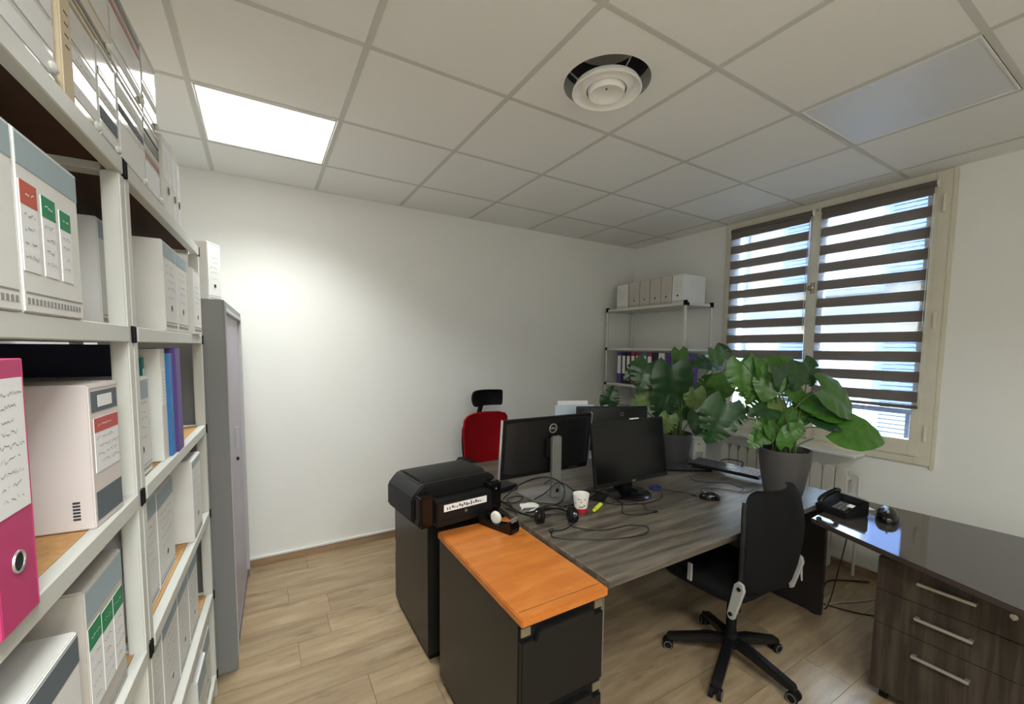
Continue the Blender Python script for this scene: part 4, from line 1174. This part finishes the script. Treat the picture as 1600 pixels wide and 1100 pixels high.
cable('thin black lead in front of the white adapter', [(1.09, 1.64, D), (1.16, 1.655, D+.006), (1.25, 1.655, D+.012), (1.33, 1.645, D+.012), (1.42, 1.63, D)], .0025)
cable('black lead around the widescreen monitor base', [(1.50, 1.70, D), (1.58, 1.56, D), (1.72, 1.50, D), (1.86, 1.51, D), (1.94, 1.57, D)], .003)
cable('black cord wound under the widescreen monitor', [(1.52, 1.84, D), (1.60, 1.76, D+.006), (1.625, 1.68, D+.006), (1.62, 1.60, D+.008), (1.60, 1.54, D+.008)], .004)
# power strip under the desk
t = thing('power_strip', 'white power strip hanging under the front desk', 'power strip', (1.66, 1.50, .395), math.radians(12))
b = MB(); b.box(-.14, .14, -.028, .028, 0, .045); b.build('housing', M_white_pl, t, bevel=.006)
for k in range(4):
    b = MB(); b.cyl((-.10+k*.058, 0, .0455), (-.10+k*.058, 0, .047), .019, 16); b.cyl((-.10+k*.058, 0, .047), (-.10+k*.058, 0, .075), .015, 12); b.build('plug', M_blackm, t)
b = MB(); b.box(-.16, -.12, -.006, .006, .045, .32); b.box(.12, .16, -.006, .006, .045, .32); b.build('hanger', M_blackm, t)
cable('white lead drooping from the power strip', [(1.80, 1.53, .41), (1.90, 1.56, .36), (1.96, 1.64, .42), (2.0, 1.70, .55)], .004, M_cablew)

# ================================================================ CHAIRS
def star_base(t, r, zc=.10, rot=0):
    for k in range(5):
        a = rot+k*2*PI/5
        Mk = Matrix.Rotation(a, 4, 'Z')
        b = MB(Mk); b.prism([(.02, zc+.005), (.02, zc+.045), (.10, zc+.040), (r, .078), (r+.012, .07), (r+.012, .052), (r-.02, .050), (.10, zc-.008)], 'y', -.022, .022)
        arm = b.build('base_arm', M_black, t, bevel=.006)
        c = MB(Mk); c.cyl((r, 0, .05), (r, 0, .062), .007, 8); c.box(r-.012, r+.014, -.012, .012, .030, .052)
        for s in (-1, 1):
            c.cyl((r+.004, s*.010, .025), (r+.004, s*.026, .025), .025, 16)
        c.build('caster', M_blackm, arm, bevel=.0015, seg=1)
        q_ = MB(Mk)
        for s in (-1, 1): q_.tube([(r+.004+.019*math.cos(j*PI/8), s*.0265, .025+.019*math.sin(j*PI/8)) for j in range(16)], .0018, 4, closed=True)
        q_.build('caster_ring', M_grey_stand, arm)
    b = MB(); b.cyl((0, 0, .085), (0, 0, .16), .035, 18, .03); b.cyl((0, 0, .16), (0, 0, .38), .024, 16); b.cyl((0, 0, .30), (0, 0, .40), .015, 12); b.build('gas_column', M_blackm, t)
def pad(t, name, w, d, z0, z1, m, y0, bend=.02, n=12):
    """soft seat cushion, rounded outline"""
    b = MB(); out = []
    for i in range(40):
        a = 2*PI*i/40; c, s = math.cos(a), math.sin(a); e = .42
        out.append((math.copysign(abs(c)**e, c)*w/2, y0+math.copysign(abs(s)**e, s)*d/2))
    rows = [(.90, z0), (.98, z0+(z1-z0)*.25), (1.0, z0+(z1-z0)*.55), (.97, z0+(z1-z0)*.85), (.88, z1), (.5, z1-.006)]
    vs, fs = [], []
    for k, z in rows:
        for x, y in out: vs.append((x*k, y0+(y-y0)*k, z + bend*((y-y0)/(d/2))**2*(.3 if y < y0 else -.6)))
    N = 40
    for r in range(len(rows)-1):
        for i in range(N): fs.append((r*N+i, r*N+(i+1) % N, (r+1)*N+(i+1) % N, (r+1)*N+i))
    fs += [list(range(N))[::-1], [(len(rows)-1)*N+i for i in range(N)]]
    b.add(vs, fs); return b.build(name, m, t, angle=60)
def backshell(t, name, m, prof, th, widths, curve, parent=None, ex=2.4):
    """curved chair back. prof: list of (y,z); widths: half width per row; curve: how far sides come forward"""
    b = MB(); nx = 12; R = len(prof)
    for side in (0, 1):
        pass
    vs, fs = [], []
    for side in (0, 1):
        for (yy, zz), w in zip(prof, widths):
            for i in range(nx+1):
                u = -1+2*i/nx
                vs.append((u*w, yy + curve*abs(u)**2 - (th if side else 0)*(1-.35*abs(u)**ex), zz))
    n1 = nx+1; off = R*n1
    for k in range(R-1):
        for i in range(nx):
            a = k*n1+i
            fs.append((a, a+1, a+n1+1, a+n1)); fs.append((off+a, off+a+n1, off+a+n1+1, off+a+1))
    for k in range(R-1):
        for i in (0, nx):
            a = k*n1+i; fs.append((a, a+n1, off+a+n1, off+a))
    for i in range(nx):
        a = i; fs.append((a, off+a, off+a+1, a+1)); a = (R-1)*n1+i; fs.append((a, a+1, off+a+1, off+a))
    b.add(vs, fs)
    return b.build(name, m, parent or t, bevel=.004, angle=60)

# black mesh chair in the foreground, facing the desk
t = thing('office_chair', 'black mesh office chair with silver side brackets, back to the camera', 'office chair', (1.975, 1.15, 0))
star_base(t, .285, .09, math.radians(129))
b = MB(); b.box(-.13, .13, -.10, .12, .385, .42); b.build('tilt_mechanism', M_blackm, t, bevel=.01)
pad(t, 'seat', .47, .46, .42, .495, M_mesh, .06)
prof = [(-.205, .50), (-.215, .56), (-.222, .64), (-.226, .72), (-.222, .79), (-.212, .86), (-.203, .90), (-.198, .922), (-.196, .934), (-.196, .940)]
backshell(t, 'backrest', M_mesh, prof, .022, [.205, .230, .245, .248, .240, .224, .208, .190, .165, .12], .050)
fr_ = []
for s in (-1, 1):
    b = MB(); b.tube(smooth_path([(s*.18, -.160, .475), (s*.215, -.160, .52), (s*.243, -.172, .64), (s*.246, -.174, .72), (s*.238, -.170, .80), (s*.222, -.160, .86), (s*.206, -.152, .90)], 6), .010, 8); b.build('back_frame', M_black, t)
    # silver bracket joining seat and back
    Mb = Matrix.Translation((s*.247, -.160, .485)) @ Matrix.Rotation(math.radians(14), 4, 'X')
    b = MB(Mb); b.prism([(-.022, -.085), (-.012, -.10), (.006, -.10), (.016, -.085), (.026, .06), (.014, .085), (-.010, .085), (-.024, .06)], 'x', -.007, .007); br = b.build('side_bracket', M_silver, t, bevel=.004)
    for zz in (-.075, .055):
        b = MB(Mb); b.cyl((s*.006, 0, zz), (s*.011, 0, zz), .009, 12); b.build('bracket_screw', M_blackm, br)
    b = MB(); b.tube(smooth_path([(s*.21, -.15, .42), (s*.16, -.10, .40), (s*.10, -.05, .40)], 5), .014, 8); b.build('bracket_arm', M_blackm, t)
    # folded armrest knob on the seat side
    b = MB(); b.prism([(.06, .455), (.085, .455), (.085, .54), (.06, .54)], 'x', min(s*.236, s*.246), max(s*.236, s*.246)); b.build('arm_bracket', M_silver, t, bevel=.003)
b = MB(); b.tube(smooth_path([(.23, -.17, .555), (.262, -.175, .53), (.27, -.18, .44)], 5), [.010]*10+[.006], 8) if False else b.tube([(.252, -.165, .55), (.272, -.172, .52), (.278, -.178, .43)], [.009, .008, .004], 8); b.build('lever', M_silver, t)

# red chair behind the far desk, facing the camera
t = thing('office_chair', 'red fabric office chair with a black headrest behind the desks', 'office chair', (1.60, 2.86, 0), PI+math.radians(8))
star_base(t, .28, .09, .4)
b = MB(); b.box(-.13, .13, -.10, .12, .385, .42); b.build('tilt_mechanism', M_blackm, t, bevel=.01)
pad(t, 'seat', .48, .46, .42, .50, M_red, .04)
prof = [(-.19, .56), (-.205, .62), (-.215, .70), (-.220, .80), (-.216, .90), (-.208, .98), (-.204, 1.012), (-.21, 1.024)]
backshell(t, 'backrest', M_red, prof, .045, [.165, .195, .205, .212, .218, .212, .185, .14], .045)
prof = [(-.225, .55), (-.245, .62), (-.262, .70), (-.266, .80), (-.262, .90), (-.255, .98)]
backshell(t, 'back_cover', M_black, prof, .014, [.16, .19, .20, .205, .205, .18], .040)
b = MB(); b.tube(smooth_path([(0, -.275, .88), (0, -.285, 1.0), (0, -.262, 1.07), (0, -.235, 1.13)], 5), .020, 8); b.build('headrest_post', M_blackm, t)
prof = [(-.185, 1.085), (-.192, 1.10), (-.20, 1.13), (-.20, 1.17), (-.192, 1.20), (-.185, 1.212)]
backshell(t, 'headrest', M_mesh, prof, .045, [.125, .14, .148, .148, .142, .125], .05)
for s in (-1, 1):
    b = MB(); b.tube(smooth_path([(s*.20, .0, .44), (s*.26, .0, .46), (s*.275, -.02, .56), (s*.275, -.02, .68)], 5), .014, 8); b.build('arm_post', M_blackm, t)
    b = MB(); b.box(s*.275-.04, s*.275+.04, -.14, .12, .68, .712); b.build('arm_pad', M_black, t, bevel=.012, seg=3)
b = MB(); b.tube(smooth_path([(0, -.10, .40), (0, -.25, .42), (0, -.285, .55), (0, -.285, .75)], 5), .025, 8); b.build('back_bar', M_blackm, t)

# ================================================================ PLANTS
def leaf_mesh(name, m, notch, kind):
    """heart leaf with slit edges; stalk joint at origin, tip along +y, unit length, normal +z"""
    rows, cols = 44, 6
    vs, fs = [], []
    rr = random.Random(kind)
    slits = [(.34, .40), (.50, .56), (.66, .71), (.80, .84)]
    for i in range(rows+1):
        t_ = i/rows
        w = .50*max(0.0, math.sin(PI*min(1, (.03+.97*t_)**.60)))**.72 * (1-.10*t_)
        w = max(w, .003)
        for s in (-1, 1):
            nt = 1.0
            if notch:
                for q, (a0, a1) in enumerate(slits):
                    a0s, a1s = a0+(.03 if s > 0 else 0), a1+(.03 if s > 0 else 0)
                    if a0s <= t_ <= a1s: nt = 1-notch
            for c in range(cols):
                u = (c+1)/cols
                uu = u if nt == 1 else min(u, u*nt+.0)
                x = s*w*uu
                back = -.20*max(0, 1-t_/.22)*u**1.4            # lobes reach behind the stalk
                sweep = .10*uu*uu*t_*(1-t_)*2
                yy = t_*(1-.02) + back + sweep
                z = .22*abs(x) - .42*x*x - .34*(t_-.2)**2 + .010*math.sin(t_*26+s*1.3)*u
                vs.append((x, yy, z))
        vs.append((0, t_*.98, -.34*(t_-.2)**2 - .006))
    n = 2*cols+1
    def idx(i, s, c): return i*n + (2*cols if c < 0 else (0 if s < 0 else cols)+c)
    for i in range(rows):
        for s in (-1, 1):
            for c in range(-1, cols-1):
                q_ = (idx(i, s, c), idx(i, s, c+1), idx(i+1, s, c+1), idx(i+1, s, c))
                fs.append(q_ if s > 0 else q_[::-1])
    b = MB(); b.add(vs, fs)
    return b.mesh(name, m, angle=180)
LM = {}
for key, m_ in (('a', M_leafa), ('b', M_leafb), ('c', M_leafc)):
    for kk, nt in (('h', 0), ('n', .38), ('m', .6)):
        LM[key+kk] = leaf_mesh('leaf', m_, nt, kk)
CR, CU, CF = RC @ Vector((1, 0, 0)), RC @ Vector((0, 0, 1)), RC @ Vector((0, 1, 0))
def plant(name, label, base, pr, ph, potm, leaves, stems_extra, depth, taper=.74, seed=1):
    R = random.Random(seed)
    t = thing(name, label, 'potted plant', base)
    B = Vector(base)
    b = MB(); b.lathe([(.0, 0), (pr*taper*.96, 0), (pr*taper, .006), (pr*.90, ph*.45), (pr*1.0, ph*.86), (pr*1.01, ph), (pr*.95, ph), (pr*.93, ph*.88), (.0, ph*.88)], 36, cap=False); b.build('pot', potm, t)
    b = MB(); b.lathe([(.0, ph*.90), (pr*.5, ph*.91), (pr*.935, ph*.885)], 24, cap=False); b.build('soil', M_soil, t)
    for (u, v, sz, ang, key, dd, tiltn) in leaves:
        d = depth+dd
        c = at(u, v, d)
        a = math.radians(ang)
        L_ = sz*.80/F_PX*d
        ydir = (CR*math.cos(a)+CU*math.sin(a)+CF*R.uniform(-.35, .15)).normalized()
        nrm = (-CF + Vector((0, 0, 1))*tiltn + CR*R.uniform(-.35, .35))
        nrm = (nrm-ydir*nrm.dot(ydir)).normalized()
        xdir = ydir.cross(nrm).normalized()
        o = bpy.data.objects.new('leaf', LM[key]); COL.objects.link(o); o.parent = t
        Mx = Matrix((xdir, ydir, nrm)).transposed().to_4x4()
        loc = c - ydir*L_*.48
        o.matrix_local = Matrix.Translation(loc-B) @ Mx @ Matrix.Scale(L_, 4)
        # stalk from the soil to the leaf base
        s0 = Vector((R.uniform(-.4, .4)*pr, R.uniform(-.4, .4)*pr, ph*.88)); s1 = loc-B
        mid = s0*.45+s1*.55 + Vector((0, 0, .06*min(1.5, (s1-s0).length/.3))) + Vector((R.uniform(-.02, .02), R.uniform(-.02, .02), 0))
        q0 = s0 + Vector(((s1.x-s0.x)*.10, (s1.y-s0.y)*.10, max(.03, (s1.z-s0.z)*.35)))
        b = MB(); pts = smooth_path([s0, q0, mid, s1], 5); n_ = len(pts)
        b.tube(pts, [.0055-.003*i/n_ for i in range(n_)], 6); b.build('stalk', M_stem, t)
    for pts, r_, m_ in stems_extra:
        b = MB(); P_ = smooth_path([Vector(p)-B for p in pts], 6); n_ = len(P_)
        b.tube(P_, [r_*(1-.6*i/n_) for i in range(n_)], 7); b.build('stem', m_, t)
    return t
LA = [(1006, 588, 62, -112, 'an', .0, .5), (992, 582, 48, 205, 'an', .03, .6), (1050, 604, 86, -88, 'ah', -.02, .45), (1063, 562, 40, -85, 'bh', .02, .4),
      (1100, 566, 54, 178, 'ah', .05, 1.2), (1122, 562, 44, -72, 'bh', .02, .4), (1128, 548, 34, 105, 'ah', .10, .2), (1008, 624, 58, 205, 'cn', .06, .5),
      (1036, 634, 64, -105, 'an', .0, .5), (1085, 625, 44, -95, 'ch', -.02, .3), (1104, 606, 58, 200, 'bn', .0, .8), (1134, 598, 54, 30, 'bh', -.04, .5),
      (1090, 662, 46, -92, 'ah', -.02, .3), (1042, 664, 40, -105, 'cn', -.02, .3), (1018, 604, 52, -140, 'an', .1, .5), (1068, 640, 46, -70, 'an', .03, .5), (1146, 580, 30, -30, 'ah', .12, .4),
      (1118, 636, 50, -80, 'an', -.02, .4), (1030, 578, 40, 120, 'an', .08, .4), (955, 618, 40, 68, 'an', .2, .1)]
PA = (2.57, 1.985, DZ+.001)
plant('monstera_plant', 'monstera plant in a charcoal pot behind the widescreen monitor', PA, .118, .215, M_potd, LA,
      [([(2.57, 1.985, .93), (2.585, 1.99, 1.05), (2.60, 2.0, 1.20)], .010, M_stemd), ([(2.54, 1.97, .93), (2.53, 1.97, 1.02), (2.56, 1.98, 1.14)], .007, M_stem)], 3.0, .86, 3)
LB = [(1122, 662, 88, -112, 'am', .05, .5), (1152, 646, 58, 28, 'am', .05, .5), (1163, 592, 70, -88, 'bn', .05, .5), (1190, 574, 46, 112, 'bh', .03, .5), (1207, 570, 50, 60, 'bh', .05, .5),
      (1224, 596, 58, -70, 'ah', -.02, .5), (1246, 590, 52, -100, 'ah', .0, .5), (1200, 604, 60, -108, 'bh', .0, .5), (1246, 618, 44, -55, 'bh', .02, .5), (1264, 584, 52, -68, 'an', .12, .1),
      (1316, 626, 98, -30, 'bh', -.03, .7), (1345, 676, 92, -8, 'bh', -.08, .9), (1276, 632, 78, 160, 'bh', .0, .8), (1300, 655, 70, -18, 'ah', -.02, .8), (1190, 640, 56, 190, 'an', .0, .7),
      (1190, 662, 36, 200, 'bn', .0, .4), (1206, 676, 36, -60, 'bh', -.05, .4), (1216, 650, 34, 90, 'bh', .02, .4), (1234, 652, 40, 70, 'bh', .0, .4), (1194, 684, 34, 215, 'bh', -.03, .4),
      (1242, 672, 38, 40, 'bh', -.02, .4), (1212, 632, 40, 110, 'ch', .02, .4), (1180, 690, 34, 230, 'bn', .0, .4), (1226, 684, 36, 100, 'bh', -.06, .4), (1178, 614, 50, -120, 'bn', .06, .4), (1256, 646, 46, 20, 'bh', .03, .5),
      (1226, 570, 44, 40, 'bh', .08, .5), (1172, 570, 46, 80, 'bh', .07, .5)]
PB = (2.545, 1.225, DZ+.001)
plant('monstera_plant', 'monstera plant in a grey tapered pot nearest the window', PB, .128, .262, M_pot, LB,
      [([(2.545, 1.225, .97), (2.55, 1.24, 1.10), (2.56, 1.25, 1.24)], .012, M_stemd), ([(2.57, 1.22, .97), (2.585, 1.22, 1.08), (2.575, 1.24, 1.20)], .009, M_stem), ([(2.52, 1.24, .97), (2.50, 1.25, 1.07), (2.525, 1.26, 1.16)], .008, M_stem),
       ([(2.60, 1.20, .97), (2.62, 1.19, 1.02), (2.70, 1.15, 1.06)], .006, M_stem)], 2.36, .74, 5)

# marks too small to pick apart one by one
for o in bpy.data.objects:
    if o.type == 'MESH' and o.name.split('.')[0] in ('handwriting', 'sticker_text', 'header_text', 'print', 'printed_strip', 'printed_code', 'tick_marks', 'keys', 'keypad', 'grille', 'sticker_pictures'):
        o['kind'] = 'stuff'
